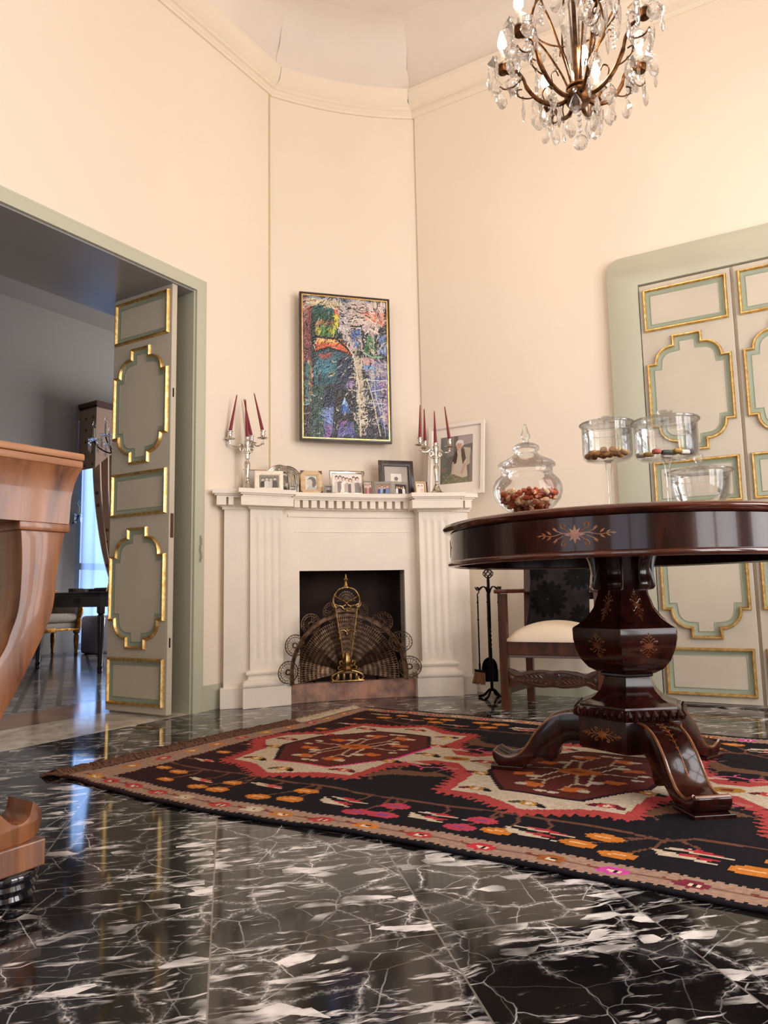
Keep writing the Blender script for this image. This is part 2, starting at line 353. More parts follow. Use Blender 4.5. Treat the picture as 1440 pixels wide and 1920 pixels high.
# ------------------------------------------------------------------ mesh helpers
class MB:
    def __init__(s): s.bm = bmesh.new()
    def _v(s, pts): return [s.bm.verts.new(p) for p in pts]
    def box(s, x0, x1, y0, y1, z0, z1, bev=0., rot=None, seg=2):
        v = s._v([(x, y, z) for z in (z0, z1) for y in (y0, y1) for x in (x0, x1)])
        fs = [s.bm.faces.new([v[i] for i in f]) for f in ((0, 2, 3, 1), (4, 5, 7, 6), (0, 1, 5, 4), (2, 6, 7, 3), (0, 4, 6, 2), (1, 3, 7, 5))]
        if rot is not None:
            c = Vector(((x0 + x1) / 2, (y0 + y1) / 2, (z0 + z1) / 2))
            for q in v: q.co = c + rot @ (q.co - c)
        if bev:
            es = list({e for f in fs for e in f.edges})
            bmesh.ops.bevel(s.bm, geom=es, offset=bev, segments=seg, affect='EDGES', profile=.5)
        return s
    def lathe(s, prof, seg=32, c=(0, 0, 0), a0=0, a1=2 * PI, rfun=None, rot=None):
        full = abs(a1 - a0 - 2 * PI) < 1e-6; n = seg if full else seg + 1; rings = []
        c = Vector(c)
        for r, z in prof:
            if r < 1e-6:
                p_ = Vector((0, 0, z)); rings.append([s.bm.verts.new(c + (rot @ p_ if rot else p_))]); continue
            ring = []
            for i in range(n):
                a = a0 + (a1 - a0) * i / seg; rr = r * (rfun(a, z) if rfun else 1)
                p_ = Vector((rr * math.cos(a), rr * math.sin(a), z)); ring.append(s.bm.verts.new(c + (rot @ p_ if rot else p_)))
            rings.append(ring)
        for A, B in zip(rings, rings[1:]):
            m = n if full else n - 1
            for i in range(m):
                j = (i + 1) % n
                if len(A) == 1 and len(B) == 1: continue
                if len(A) == 1: s.bm.faces.new((A[0], B[j], B[i]))
                elif len(B) == 1: s.bm.faces.new((A[i], A[j], B[0]))
                else: s.bm.faces.new((A[i], A[j], B[j], B[i]))
        return s
    def tube(s, pts, r, seg=8, closed=False, cap=True):
        pts = [Vector(p) for p in pts]; n = len(pts)
        rad = r if isinstance(r, (list, tuple)) else [r] * n
        tans = []
        for i in range(n):
            a = pts[(i - 1) % n] if closed or i > 0 else pts[0]; b = pts[(i + 1) % n] if closed or i < n - 1 else pts[-1]
            d = b - a; tans.append(d.normalized() if d.length > 1e-9 else Vector((0, 0, 1)))
        u = tans[0].orthogonal().normalized(); rings = []
        for i in range(n):
            t = tans[i]; u = (u - t * u.dot(t)); u = u.normalized() if u.length > 1e-6 else t.orthogonal().normalized(); w = t.cross(u)
            rings.append([s.bm.verts.new(pts[i] + (u * math.cos(2 * PI * k / seg) + w * math.sin(2 * PI * k / seg)) * rad[i]) for k in range(seg)])
        m = n if closed else n - 1
        for i in range(m):
            A, B = rings[i], rings[(i + 1) % n]
            for k in range(seg):
                j = (k + 1) % seg; s.bm.faces.new((A[k], A[j], B[j], B[k]))
        if not closed and cap:
            s.bm.faces.new(list(reversed(rings[0]))); s.bm.faces.new(rings[-1])
        return s
    def prism(s, poly, d0, d1, plane='xz', bev=0.):
        """extrude a 2D polygon; plane xz -> extrude along y, xy -> z, yz -> x"""
        f3 = {'xz': lambda a, b, d: (a, d, b), 'xy': lambda a, b, d: (a, b, d), 'yz': lambda a, b, d: (d, a, b)}[plane]
        A = s._v([f3(a, b, d0) for a, b in poly]); B = s._v([f3(a, b, d1) for a, b in poly]); n = len(poly)
        fs = [s.bm.faces.new(A), s.bm.faces.new(list(reversed(B)))]
        for i in range(n):
            j = (i + 1) % n; fs.append(s.bm.faces.new((A[i], B[i], B[j], A[j])))
        bmesh.ops.recalc_face_normals(s.bm, faces=fs)
        if bev:
            es = list({e for f in fs[:2] for e in f.edges})
            bmesh.ops.bevel(s.bm, geom=es, offset=bev, segments=2, affect='EDGES', profile=.5)
        return s
    def sphere(s, c, r, seg=12, rings=8, sc=(1, 1, 1)):
        m = Matrix.Translation(Vector(c)) @ Matrix.Diagonal((r * sc[0], r * sc[1], r * sc[2], 1))
        bmesh.ops.create_uvsphere(s.bm, u_segments=seg, v_segments=rings, radius=1, matrix=m); return s
    def torus(s, c, R, r, seg=24, s2=8, axis='z', sc=1):
        f = {'z': lambda a: (R * math.cos(a), R * sc * math.sin(a), 0), 'y': lambda a: (R * math.cos(a), 0, R * sc * math.sin(a)), 'x': lambda a: (0, R * math.cos(a), R * sc * math.sin(a))}[axis]
        return s.tube([Vector(c) + Vector(f(2 * PI * i / seg)) for i in range(seg)], r, s2, True)
    def moulding(s, path, prof, closed=True, y=0., sign=-1):
        """sweep prof [(offset to the left of travel, height)] along a path in the xz plane, mitred; height goes along sign*y"""
        P = [Vector(p) for p in path]; n = len(P); rings = []
        for i in range(n):
            a = P[(i - 1) % n]; b = P[i]; c = P[(i + 1) % n]
            if not closed and i == 0: a = b - (c - b)
            if not closed and i == n - 1: c = b + (b - a)
            d1 = (b - a).normalized(); d2 = (c - b).normalized()
            n1 = Vector((-d1.y, d1.x)); n2 = Vector((-d2.y, d2.x)); mm = n1 + n2
            mm = mm.normalized() if mm.length > 1e-6 else n1
            k = 1 / max(.35, mm.dot(n1))
            rings.append([s.bm.verts.new((b.x + mm.x * o * k, y + sign * h, b.y + mm.y * o * k)) for o, h in prof])
        m = n if closed else n - 1
        for i in range(m):
            A, B = rings[i], rings[(i + 1) % n]
            for q in range(len(prof) - 1): s.bm.faces.new((A[q], A[q + 1], B[q + 1], B[q]))
        return s
    def plan_sweep(s, path, prof, closed=False):
        """sweep prof [(offset to the right of travel, z)] along a plan path"""
        P = [Vector(p) for p in path]; n = len(P); rings = []
        for i in range(n):
            b = P[i]; a = P[i - 1] if i > 0 or closed else b - (P[1] - b); c = P[(i + 1) % n] if i < n - 1 or closed else b + (b - a)
            d1 = (b - a).normalized(); d2 = (c - b).normalized()
            n1 = Vector((d1.y, -d1.x)); n2 = Vector((d2.y, -d2.x)); mm = (n1 + n2).normalized(); k = 1 / max(.3, mm.dot(n1))
            rings.append([s.bm.verts.new((b.x + mm.x * o * k, b.y + mm.y * o * k, z)) for o, z in prof])
        for i in range(n if closed else n - 1):
            A, B = rings[i], rings[(i + 1) % n]
            for q in range(len(prof) - 1): s.bm.faces.new((A[q], B[q], B[q + 1], A[q + 1]))
        return s
    def obj(s, name, mat, parent=None, loc=(0, 0, 0), rotz=0., smooth=38, recalc=True, solid=0., rot=None):
        if recalc: bmesh.ops.recalc_face_normals(s.bm, faces=s.bm.faces[:])
        me = bpy.data.meshes.new(name); s.bm.to_mesh(me); s.bm.free()
        if mat is not None:
            for m_ in (mat if isinstance(mat, list) else [mat]): me.materials.append(M[m_] if isinstance(m_, str) else m_)
        if smooth:
            me.shade_smooth(); me.set_sharp_from_angle(angle=math.radians(smooth))
        o = bpy.data.objects.new(name, me); COL.objects.link(o)
        o.location = loc; o.rotation_euler = rot if rot is not None else (0, 0, rotz)
        if parent is not None: o.parent = parent
        if solid:
            md = o.modifiers.new('thickness', 'SOLIDIFY'); md.thickness = solid; md.offset = 0
        return o
def tag(o, label, cat, group=None):
    o['label'] = label; o['category'] = cat
    if group: o['group'] = group
    return o
def thing(name, label, cat, loc=(0, 0, 0), rotz=0., group=None):
    o = bpy.data.objects.new(name, None); COL.objects.link(o); o.empty_display_size = .05
    o.location = loc if len(loc) == 3 else (loc[0], loc[1], 0); o.rotation_euler = (0, 0, rotz)
    return tag(o, label, cat, group)
def struct(o): o['kind'] = 'structure'; return o
def at(p, z=0.): return (p.x, p.y, z)
def bez(pts, n=16):
    """Catmull-Rom through pts"""
    P = [Vector(p) for p in pts]; out = []
    for i in range(len(P) - 1):
        p0 = P[max(i - 1, 0)]; p1 = P[i]; p2 = P[i + 1]; p3 = P[min(i + 2, len(P) - 1)]
        for k in range(n):
            t = k / n
            out.append(.5 * ((2 * p1) + (p2 - p0) * t + (2 * p0 - 5 * p1 + 4 * p2 - p3) * t * t + (3 * p1 - p0 - 3 * p2 + p3) * t ** 3))
    out.append(P[-1]); return out
def dup_tree(o, parent=None, loc=None, rot=None):
    c = o.copy(); COL.objects.link(c)
    if parent is not None: c.parent = parent
    if loc is not None: c.location = loc
    if rot is not None: c.rotation_euler = rot
    for ch in list(o.children): dup_tree(ch, c)
    return c

class Raster:
    """a small grid of flat coloured cells: woven or printed pattern of a flat thing"""
    def __init__(s, x0, x1, y0, y1, nx, ny, bg):
        s.x = np.linspace(x0, x1, nx + 1); s.y = np.linspace(y0, y1, ny + 1); s.nx, s.ny = nx, ny
        s.X, s.Y = np.meshgrid((s.x[1:] + s.x[:-1]) / 2, (s.y[1:] + s.y[:-1]) / 2)
        s.c = np.zeros((ny, nx, 3)); s.c[:] = lin(bg)[:3]
    def put(s, m, c): s.c[m] = lin(c)[:3] if not (isinstance(c, tuple) and c and c[0] <= 1 and len(c) == 3 and isinstance(c[0], float)) else c
    def polymask(s, pts):
        m = np.zeros(s.X.shape, bool); n = len(pts)
        for i in range(n):
            (xa, ya), (xb, yb) = pts[i], pts[(i + 1) % n]
            if ya == yb: continue
            cond = ((ya > s.Y) != (yb > s.Y)) & (s.X < (xb - xa) * (s.Y - ya) / (yb - ya) + xa)
            m ^= cond
        return m
    def poly(s, pts, c): s.put(s.polymask(pts), c); return s
    def ell(s, x, y, rx, ry, c, a=0.):
        dx, dy = s.X - x, s.Y - y; ca, sa = math.cos(a), math.sin(a)
        u = (dx * ca + dy * sa) / rx; v = (-dx * sa + dy * ca) / ry
        s.put(u * u + v * v <= 1, c); return s
    def line(s, pts, w, c):
        for (xa, ya), (xb, yb) in zip(pts, pts[1:]):
            dx, dy = xb - xa, yb - ya; L = dx * dx + dy * dy + 1e-12
            t = np.clip(((s.X - xa) * dx + (s.Y - ya) * dy) / L, 0, 1)
            s.put(((s.X - xa - t * dx) ** 2 + (s.Y - ya - t * dy) ** 2) <= (w / 2) ** 2, c)
        return s
    def mesh(s, name, fn):
        """fn maps (x, y) grid corners to 3D"""
        nx, ny = s.nx, s.ny
        gx, gy = np.meshgrid(s.x, s.y); V = fn(gx.ravel(), gy.ravel())
        idx = np.arange((nx + 1) * (ny + 1)).reshape(ny + 1, nx + 1)
        F = np.stack([idx[:-1, :-1], idx[:-1, 1:], idx[1:, 1:], idx[1:, :-1]], -1).reshape(-1, 4)
        me = bpy.data.meshes.new(name)
        me.vertices.add(len(V)); me.vertices.foreach_set('co', V.astype(np.float32).ravel())
        me.loops.add(F.size); me.loops.foreach_set('vertex_index', F.astype(np.int32).ravel())
        me.polygons.add(len(F)); me.polygons.foreach_set('loop_start', np.arange(0, F.size, 4, dtype=np.int32))
        me.update(calc_edges=True)
        at_ = me.attributes.new('pattern', 'FLOAT_COLOR', 'FACE')
        cc = np.concatenate([s.c.reshape(-1, 3), np.ones((nx * ny, 1))], 1).astype(np.float32)
        at_.data.foreach_set('color', cc.ravel())
        return me
    def obj(s, name, mat, fn, parent=None, loc=(0, 0, 0), rotz=0., smooth=False):
        me = s.mesh(name, fn); me.materials.append(M[mat])
        if smooth: me.shade_smooth()
        o = bpy.data.objects.new(name, me); COL.objects.link(o); o.location = loc; o.rotation_euler = (0, 0, rotz)
        if parent is not None: o.parent = parent
        return o
def flat_xz(y=0.): return lambda X, Y: np.stack([X, np.full_like(X, y), Y], 1)

# ================================================================== SETTING
def isect(p, d, q, e):
    A = np.array([[d.x, -e.x], [d.y, -e.y]]); t = np.linalg.solve(A, np.array([q.x - p.x, q.y - p.y])); return p + d * float(t[0])
PB = RP(0, NBACK); PS = LP(0, NSIDE)
C_LB = isect(L0, LD, PB, RD); C_RS = isect(R0, RD, PS, LD); C_SB = isect(PS, LD, PB, RD)
ARC_R = 2.35
def arc_pts(n=20):
    out = []; hc = (CR - CL).length / 2; v0 = -(ARC_R - math.sqrt(ARC_R ** 2 - hc ** 2))
    for i in range(n + 1):
        u = -hc + 2 * hc * i / n
        v = v0 + ARC_R - math.sqrt(ARC_R ** 2 - u * u)
        out.append(FM + FU * u + FV * (v - .012))
    return out
ARC = arc_pts()
# floor
b = MB(); pad = .3
b.prism([tuple(p) for p in (C_LB - LD * pad, CL + LD * .2, CR + FU * .2 + LD * .25, C_RS + (RD + LD) * pad, C_SB + (RD - LD) * pad)], -.08, 0, 'xy')
struct(b.obj('floor', 'marble', smooth=0))
# left wall with the wide doorway, local x = s, y = -n
OP0, OP1, OPZ, TH = -1.62, .117, 2.345, .66
sLB = (C_LB - L0).dot(LD)
b = MB()
b.box(sLB - .2, OP0, 0, TH, 0, CEIL); b.box(OP1, (CL - L0).dot(LD), 0, TH, 0, CEIL); b.box(OP0, OP1, 0, TH, OPZ, CEIL)
struct(b.obj('wall_left', 'wall', None, at(L0), AL, smooth=0))
# lining of the passage
b = MB(); b.box(OP1 - .012, OP1, 0, TH, 0, OPZ); b.box(OP0, OP0 + .012, 0, TH, 0, OPZ)
struct(b.obj('trim_1', 'sage', None, at(L0), AL, smooth=0))
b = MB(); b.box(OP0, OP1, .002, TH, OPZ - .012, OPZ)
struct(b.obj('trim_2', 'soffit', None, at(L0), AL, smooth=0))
# casing on the room side
cas = [(0, 0), (0, .016), (.055, .020), (.062, .012), (.074, .012), (.074, 0)]
b = MB(); b.moulding([(OP1 - .003, 0), (OP1 - .003, OPZ - .003), (OP0 + .003, OPZ - .003), (OP0 + .003, 0)], [(-o, h) for o, h in cas], False, 0, -1)
struct(b.obj('trim_3', 'sage', None, at(L0), AL, smooth=20))
b = MB(); b.moulding([(OP1, 0), (OP1, OPZ), (OP0, OPZ), (OP0, 0)], [(0, 0), (0, .03), (-.05, .03), (-.05, 0)], False, TH, 1)
struct(b.obj('trim_4', 'sage', None, at(L0), AL, smooth=20))
# baseboard painted on the walls
b = MB(); b.box(.188, .50, -.006, 0, 0, .135)
struct(b.obj('baseboard_left', 'sage', None, at(L0), AL, smooth=0))
# curved chimney breast
b = MB(); b.plan_sweep([CL - FU * .02] + ARC + [CR + FU * .02], [(0, 0), (0, CEIL)])
struct(b.obj('wall_fireplace', 'wall', None, smooth=50, recalc=False))
b = MB(); p = CL - LD * .012
b.box(0, .012, -.004, .02, 1.2, 3.93); struct(b.obj('trim_5', 'joint', None, at(p), AL, smooth=0))
# right wall
lenR = (C_RS - CR).length
b = MB(); sR0 = (CR - R0).dot(RD)
b.box(sR0, sR0 + lenR + .1, 0, .2, 0, CEIL); struct(b.obj('wall_right', 'wall', None, at(R0), AR, smooth=0))
b = MB(); b.box(sR0 + .45, .43, -.006, 0, 0, .14); struct(b.obj('baseboard_right', 'sage', None, at(R0), AR, smooth=0))
# unseen walls: side wall windows, and back wall windows added as fill
def holed(b, L0_, L1_, h, holes, th):
    xs = L0_
    for a_, c_ in holes:
        b.box(xs, a_, 0, th, 0, h); b.box(a_, c_, 0, th, 0, .45); b.box(a_, c_, 0, th, 3.05, h); xs = c_
    b.box(xs, L1_, 0, th, 0, h)
sA = (C_SB - PS).dot(LD) - .3; sB = (C_RS - PS).dot(LD) + .3
b = MB(); holed(b, sA, sB, CEIL, SWIN, -.22); struct(b.obj('wall_side', 'wall', None, at(PS), AL, smooth=0))
xA = (C_LB - PB).dot(RD) - .3; xB = (C_SB - PB).dot(RD) + .3
b = MB(); holed(b, xA, xB, CEIL, [(a_ - .9, c_ - .9) for a_, c_ in FILL_BWIN], -.22); struct(b.obj('wall_back', 'wall', None, at(PB), AR, smooth=0))
wn = 2
def window(base, rot, x0, x1, z0, z1, y):
    global wn
    b = MB()
    for x in (x0, (x0 + x1) / 2, x1): b.box(x - .03, x + .03, y - .03, y + .03, z0, z1)
    for k in range(4): z = z0 + (z1 - z0) * k / 3; b.box(x0, x1, y - .029, y + .029, z - .03, z + .03)
    o = struct(b.obj('window_%d' % wn, 'sage', None, base, rot, smooth=0)); wn += 1; return o
for a_, c_ in SWIN: window(at(PS), AL, a_, c_, .45, 3.05, -.1)
for a_, c_ in FILL_BWIN: window(at(PB), AR, a_ - .9, c_ - .9, .45, 3.05, -.1)  # frames of the added back windows
# cornice, cove and ceiling
top = [C_LB, CL] + ARC + [CR, C_RS]
cor = [(0, 3.925), (.012, 3.925), (.016, 3.94), (.022, 3.945), (.022, 3.965), (.034, 3.972), (.034, 3.99), (.05, 4.0), (.075, 4.035), (.095, 4.06), (.10, 4.085), (.085, 4.095), (0, 4.10)]
b = MB(); b.plan_sweep(top + [C_SB], cor, True); struct(b.obj('trim_6', 'cornice', None, smooth=25, recalc=False))
cove = [(.03, 4.09)] + [(.04 + .26 * (1 - math.cos(t * PI / 2 / 8)), 4.14 + (CEIL - 4.14) * math.sin(t * PI / 2 / 8)) for t in range(9)]
b = MB(); b.plan_sweep(top + [C_SB], cove, True); struct(b.obj('trim_7', 'ceiling', None, smooth=60, recalc=False))
b = MB(); b.prism([tuple(p) for p in (C_LB - LD * pad - RD * .7, CL + LD * .3 - RD * .7, CR + (LD + RD) * .4, C_RS + (RD + LD) * pad, C_SB + (RD - LD) * pad)], CEIL, CEIL + .1, 'xy')
struct(b.obj('ceiling', 'ceiling', None, smooth=0))

# ---- passage and the next room (local x = s, y = -n)
b = MB(); b.box(OP0, OP1, .0, .46, -.06, .001); struct(b.obj('trim_8', 'whitemarble', None, at(L0), AL, smooth=0))
b = MB(); b.box(-4, 6, .46, .87, -.06, .0005); struct(b.obj('trim_9', 'brownmarble', None, at(L0), AL, smooth=0))
b = MB(); b.box(-4, 6, .87, .93, -.06, 0); struct(b.obj('trim_10', 'farborder', None, at(L0), AL, smooth=0))
b = MB(); b.box(-4, 6, .93, 5.3, -.06, 0); struct(b.obj('floor_far_room', 'farfloor', None, at(L0), AL, smooth=0))
FN = 4.65; FWIN = (2.46, 3.6)
b = MB(); b.box(-4, FWIN[0], FN, FN + .2, 0, 4); b.box(FWIN[1], 6, FN, FN + .2, 0, 4); b.box(FWIN[0], FWIN[1], FN, FN + .2, 2.75, 4)
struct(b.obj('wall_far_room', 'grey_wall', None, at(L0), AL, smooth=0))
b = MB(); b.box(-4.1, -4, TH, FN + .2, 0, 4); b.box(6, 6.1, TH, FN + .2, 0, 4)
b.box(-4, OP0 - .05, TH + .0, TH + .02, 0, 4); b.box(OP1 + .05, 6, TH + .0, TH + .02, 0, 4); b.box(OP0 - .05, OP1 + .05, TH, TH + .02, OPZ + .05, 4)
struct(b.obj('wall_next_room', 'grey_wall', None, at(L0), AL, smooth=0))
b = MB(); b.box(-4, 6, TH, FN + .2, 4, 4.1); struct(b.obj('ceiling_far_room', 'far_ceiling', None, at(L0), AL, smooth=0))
b = MB()
for x in (FWIN[0] + .05, (FWIN[0] + FWIN[1]) / 2, FWIN[1] - .05): b.box(x - .05, x + .05, FN + .06, FN + .12, 0, 2.75)
for z in (.05, 1.0, 2.7): b.box(FWIN[0], FWIN[1], FN + .07, FN + .11, z - .04, z + .04)
fw = struct(b.obj('window_1', NT('window_blue_grey').set(color=lin('#7d8fa0'), rough=.5).m, None, at(L0), AL, smooth=0))
b = MB(); b.box(FWIN[0], FWIN[1], FN + .088, FN + .092, 0, 2.75); b.obj('pane', 'pane', fw, smooth=0)

# ---- doors: five raised panels edged with gilt mouldings
def notched(x0, x1, z0, z1, nx0, nx1, nh, sx, sz0, sz1):
    """outline of the arched panels: flat notch top and bottom, quarter curves, straight sides"""
    def q(cx, cz, rx, rz, a0, a1, n=9): return [(cx + rx * math.cos(a0 + (a1 - a0) * i / n), cz + rz * math.sin(a0 + (a1 - a0) * i / n)) for i in range(n + 1)]
    rx = nx0 - x0 - sx; rzt = z1 - nh - sz1
    # counter clockwise starting at bottom notch left
    rzb = sz0 - z0 - nh
    P = [(nx0, z0), (nx1, z0), (nx1, z0 + nh)]
    P += q(nx1, sz0, x1 - sx - nx1, rzb, -PI / 2, 0)[1:] + [(x1, sz0), (x1, sz1)]
    P += [(x1 - sx, sz1)] + q(nx1, sz1, x1 - sx - nx1, rzt, 0, PI / 2)[1:] + [(nx1, z1), (nx0, z1), (nx0, z1 - nh)]
    P += q(nx0, sz1, rx, rzt, PI / 2, PI)[1:] + [(x0, sz1), (x0, sz0), (x0 + sx, sz0)] + q(nx0, sz0, rx, rzb, PI, 1.5 * PI)[1:]
    return P
def rectp(x0, x1, z0, z1): return [(x0, z0), (x1, z0), (x1, z1), (x0, z1)]
# one leaf .47 wide, 2.33 high; panels measured from its hinge side
PANELS = [('r', .018, .452, 2.055, 2.305), ('n', .018, .452, 1.350, 2.015, .155, .312, .055, .042, 1.500, 1.868),
          ('r', .018, .452, 1.062, 1.308), ('n', .018, .452, .342, 1.000, .155, .312, .050, .042, .492, .850), ('r', .018, .452, .048, .298)]
GOLD = [(0, 0), (.002, .012), (.006, .019), (.011, .019), (.016, .012), (.018, .006)]
GREEN = [(.018, .006), (.022, .004), (.029, .0015), (.036, .0005), (.038, .002), (.041, .002), (.042, -.003)]
def leaf(name, loc, rot, mirror=False, lock=False):
    root = bpy.data.objects.new(name, None); COL.objects.link(root); root.location = loc; root.rotation_euler = (0, 0, rot); struct(root)
    def mx(P): return [(.47 - x, z) for x, z in reversed(P)] if mirror else P
    b = MB(); b.box(0, .47, 0, .036, .012, 2.335, .003); b.obj('leaf', 'doorpaint', root, smooth=0)
    for p in PANELS:
        out = mx(rectp(*p[1:5]) if p[0] == 'r' else notched(*p[1:]))
        b = MB(); b.moulding(out, GOLD); b.obj('gilt_moulding', 'gold', root, smooth=40)
        b = MB(); b.moulding(out, GREEN); b.obj('green_bead', 'groove', root, smooth=40)
    if lock:
        b = MB(); b.box(.4695, .4712, .008, .030, .93, 1.06); b.obj('lock_plate', 'chairwood', root, smooth=0)
        for z in (1.72, .38):
            b = MB(); b.box(.4695, .4708, .011, .02, z - .025, z + .025); b.obj('catch', 'iron', root, smooth=0)
    else:
        xh = .47 + .004 if mirror else -.004
        for z in (1.98, 1.02, .16):
            b = MB(); b.lathe([(0, z - .04), (.006, z - .04), (.006, z + .04), (0, z + .04)], 10, (xh, .004, 0)); b.obj('hinge', 'chairwood', root)
    return root
hp = Vector((-1.545, 3.942))
lf = leaf('door_1', (hp.x, hp.y, 0), math.atan2(-.242, .418), False, True)
# closed double door in the right wall
p = RP(.607, .028); leaf('door_2', at(p), AR, False)
p = RP(1.092, .028); leaf('door_3', at(p), AR, True)
b = MB()
x0, x1, zt, r_ = .43, 1.745, 2.53, .085
arc = [(x0 + r_ - r_ * math.cos(t * PI / 12), zt - r_ + r_ * math.sin(t * PI / 12)) for t in range(7)]
outl = [(x0, 0)] + arc + [(2 * (x0 + x1) / 2 - x, z) for x, z in reversed(arc)] + [(x1, 0), (1.565, 0), (1.565, 2.345), (.603, 2.345), (.603, 0)]
b.prism(outl, -.034, .001, 'xz', .004); struct(b.obj('trim_11', 'sage', None, at(R0), AR, smooth=25))
# little chain hanging on the casing
t_ = thing('chain', 'small pale metal chain hanging on the green casing right of the open door', 'chain', at(LP(.150, .022), .80), AL)
b = MB()
for k in range(11):
    z = .135 - k * .0125; b.torus((.004 * math.sin(k), -.004, z), .0062, .0016, 10, 5, 'y' if k % 2 else 'x')
b.obj('links', 'greyframe', t_)
b = MB(); b.tube([(0, .002, .145), (0, -.006, .147), (0, -.006, .139)], .0022, 6); b.obj('hook', 'greyframe', t_)
# ================================================================== FIREPLACE (local x = u, y = -v)
SR = 2.8
def sag(u): return SR - math.sqrt(SR * SR - u * u)
fo = at(FM2)
fire = thing('fireplace', 'pale limestone fireplace with fluted pilasters and dentil mantel in the curved corner', 'fireplace', fo, AF)
def arcslab(b, x0, x1, vf, vb, z0, z1, n=10, bev=0):
    """slab following the curve: front at vf+sag, back at vb+sag (numbers) """
    P = [(x0 + (x1 - x0) * i / n, -(vf + sag(x0 + (x1 - x0) * i / n))) for i in range(n + 1)]
    Q = [(x, -(vb + sag(x))) for x in [x1 + (x0 - x1) * i / n for i in range(n + 1)]]
    b.prism(P + Q, z0, z1, 'xy', bev); return b
def arcprof(b, x0, x1, v, prof, n=8):
    """closed profile [(projection, z)] swept along the curve, ends returned with the projection"""
    rings = []
    for k, i in enumerate([0] + list(range(n + 1)) + [n]):
        ring = []
        for o, z in prof:
            x = x0 + (x1 - x0) * i / n + (o if k == n + 2 else -o if k == 0 else (o if i == n else -o if i == 0 else 0))
            oo = -.12 if k in (0, n + 2) else o
            ring.append(b.bm.verts.new((x, -(v + oo + sag(x))), ) if False else b.bm.verts.new((x, -(v + oo + sag(x)), z)))
        rings.append(ring)
    for A, B in zip(rings, rings[1:]):
        for q in range(len(prof) - 1): b.bm.faces.new((A[q], B[q], B[q + 1], A[q + 1]))
    for side in (0, -1):
        b.bm.faces.new([r[side] for r in rings])
    return b
# frieze panel with the firebox opening
FB0, FB1, FBZ0, FBZ1 = -.332, .316, .105, .755
b = MB()
arcslab(b, -.46, FB0, .20, .10, .0, 1.125, 6); arcslab(b, FB1, .46, .20, .10, .0, 1.125, 6); arcslab(b, FB0, FB1, .20, .10, FBZ1, 1.125, 14)
fp_ = b.obj('frieze_panel', 'stone', fire, smooth=15)
b = MB(); arcslab(b, -.40, .40, .208, .20, 1.075, 1.09, 14); arcslab(b, -.36, .36, .203, .2, .985, .99, 14); b.obj('moulding', 'stone', fire, smooth=15)
# firebox: open-fronted sooty box
b = MB(); yf, yb = -.195, .02
y0 = -.21
b.box(FB0 - .03, FB0, -.19, yb, 0, FBZ1 + .02); b.box(FB1, FB1 + .03, -.19, yb, 0, FBZ1 + .02); b.box(FB0, FB1, yb, yb + .03, 0, FBZ1 + .02); b.box(FB0, FB1, -.19, yb, FBZ1, FBZ1 + .02); b.box(FB0, FB1, -.19, yb, .0, .104)
b.obj('firebox', 'soot', fire, smooth=0)
b = MB(); arcslab(b, -.395, .355, .262, .19, 0, .105, 12, .003); b.obj('hearth', 'hearth', fire, smooth=20)
# pilasters
def pilaster(c):
    x0, x1 = c - .135, c + .135
    pl = MB(); arcslab(pl, x0, x1, .305, .15, 0, .112, 5, .004)
    po = pl.obj('pilaster', 'stone', fire, smooth=20)
    s = MB(); n = 44; vf = .272; w0, w1 = c - .094, c + .094
    fl = [c - .064 + .0427 * k for k in range(4)]
    zs = [.2, .252, .262, .27, 1.04, 1.05, 1.058, 1.125]; vis = [0, 0, .6, 1, 1, .6, 0, 0]
    rows = []
    for z, k in zip(zs, vis):
        row = []
        for i in range(n + 1):
            x = w0 + (w1 - w0) * i / n; d = 0
            for f in fl:
                q = abs(x - f) / .0135
                if q < 1: d = .007 * math.sqrt(1 - q * q)
            row.append(s.bm.verts.new((x, -(vf + sag(x) - d * k), z)))
        row += [s.bm.verts.new((w1, -(.15 + sag(w1)), z)), s.bm.verts.new((w0, -(.15 + sag(w0)), z))]
        rows.append(row)
    for A, B in zip(rows, rows[1:]):
        for i in range(len(A)):
            j = (i + 1) % len(A); s.bm.faces.new((A[i], A[j], B[j], B[i]))
    s.obj('shaft', 'stone', po, smooth=25)
    m = MB()
    arcprof(m, w0, w1, .272, [(-.03, .112), (.034, .112), (.040, .118), (.042, .130), (.038, .143), (.030, .148), (.022, .150), (.013, .157), (.010, .168), (.013, .176), (.020, .178), (.024, .184), (.024, .192), (.018, .199), (.010, .202), (.0, .206), (-.03, .21)])
    m.obj('base_moulding', 'stone', po, smooth=40)
    k = MB(); arcprof(k, w0, w1, .272, [(-.03, 1.105), (.004, 1.105), (.012, 1.112), (.012, 1.120), (-.03, 1.120)]); k.obj('necking', 'stone', po, smooth=30)
    return po
for c in (-.533, .485): pilaster(c)
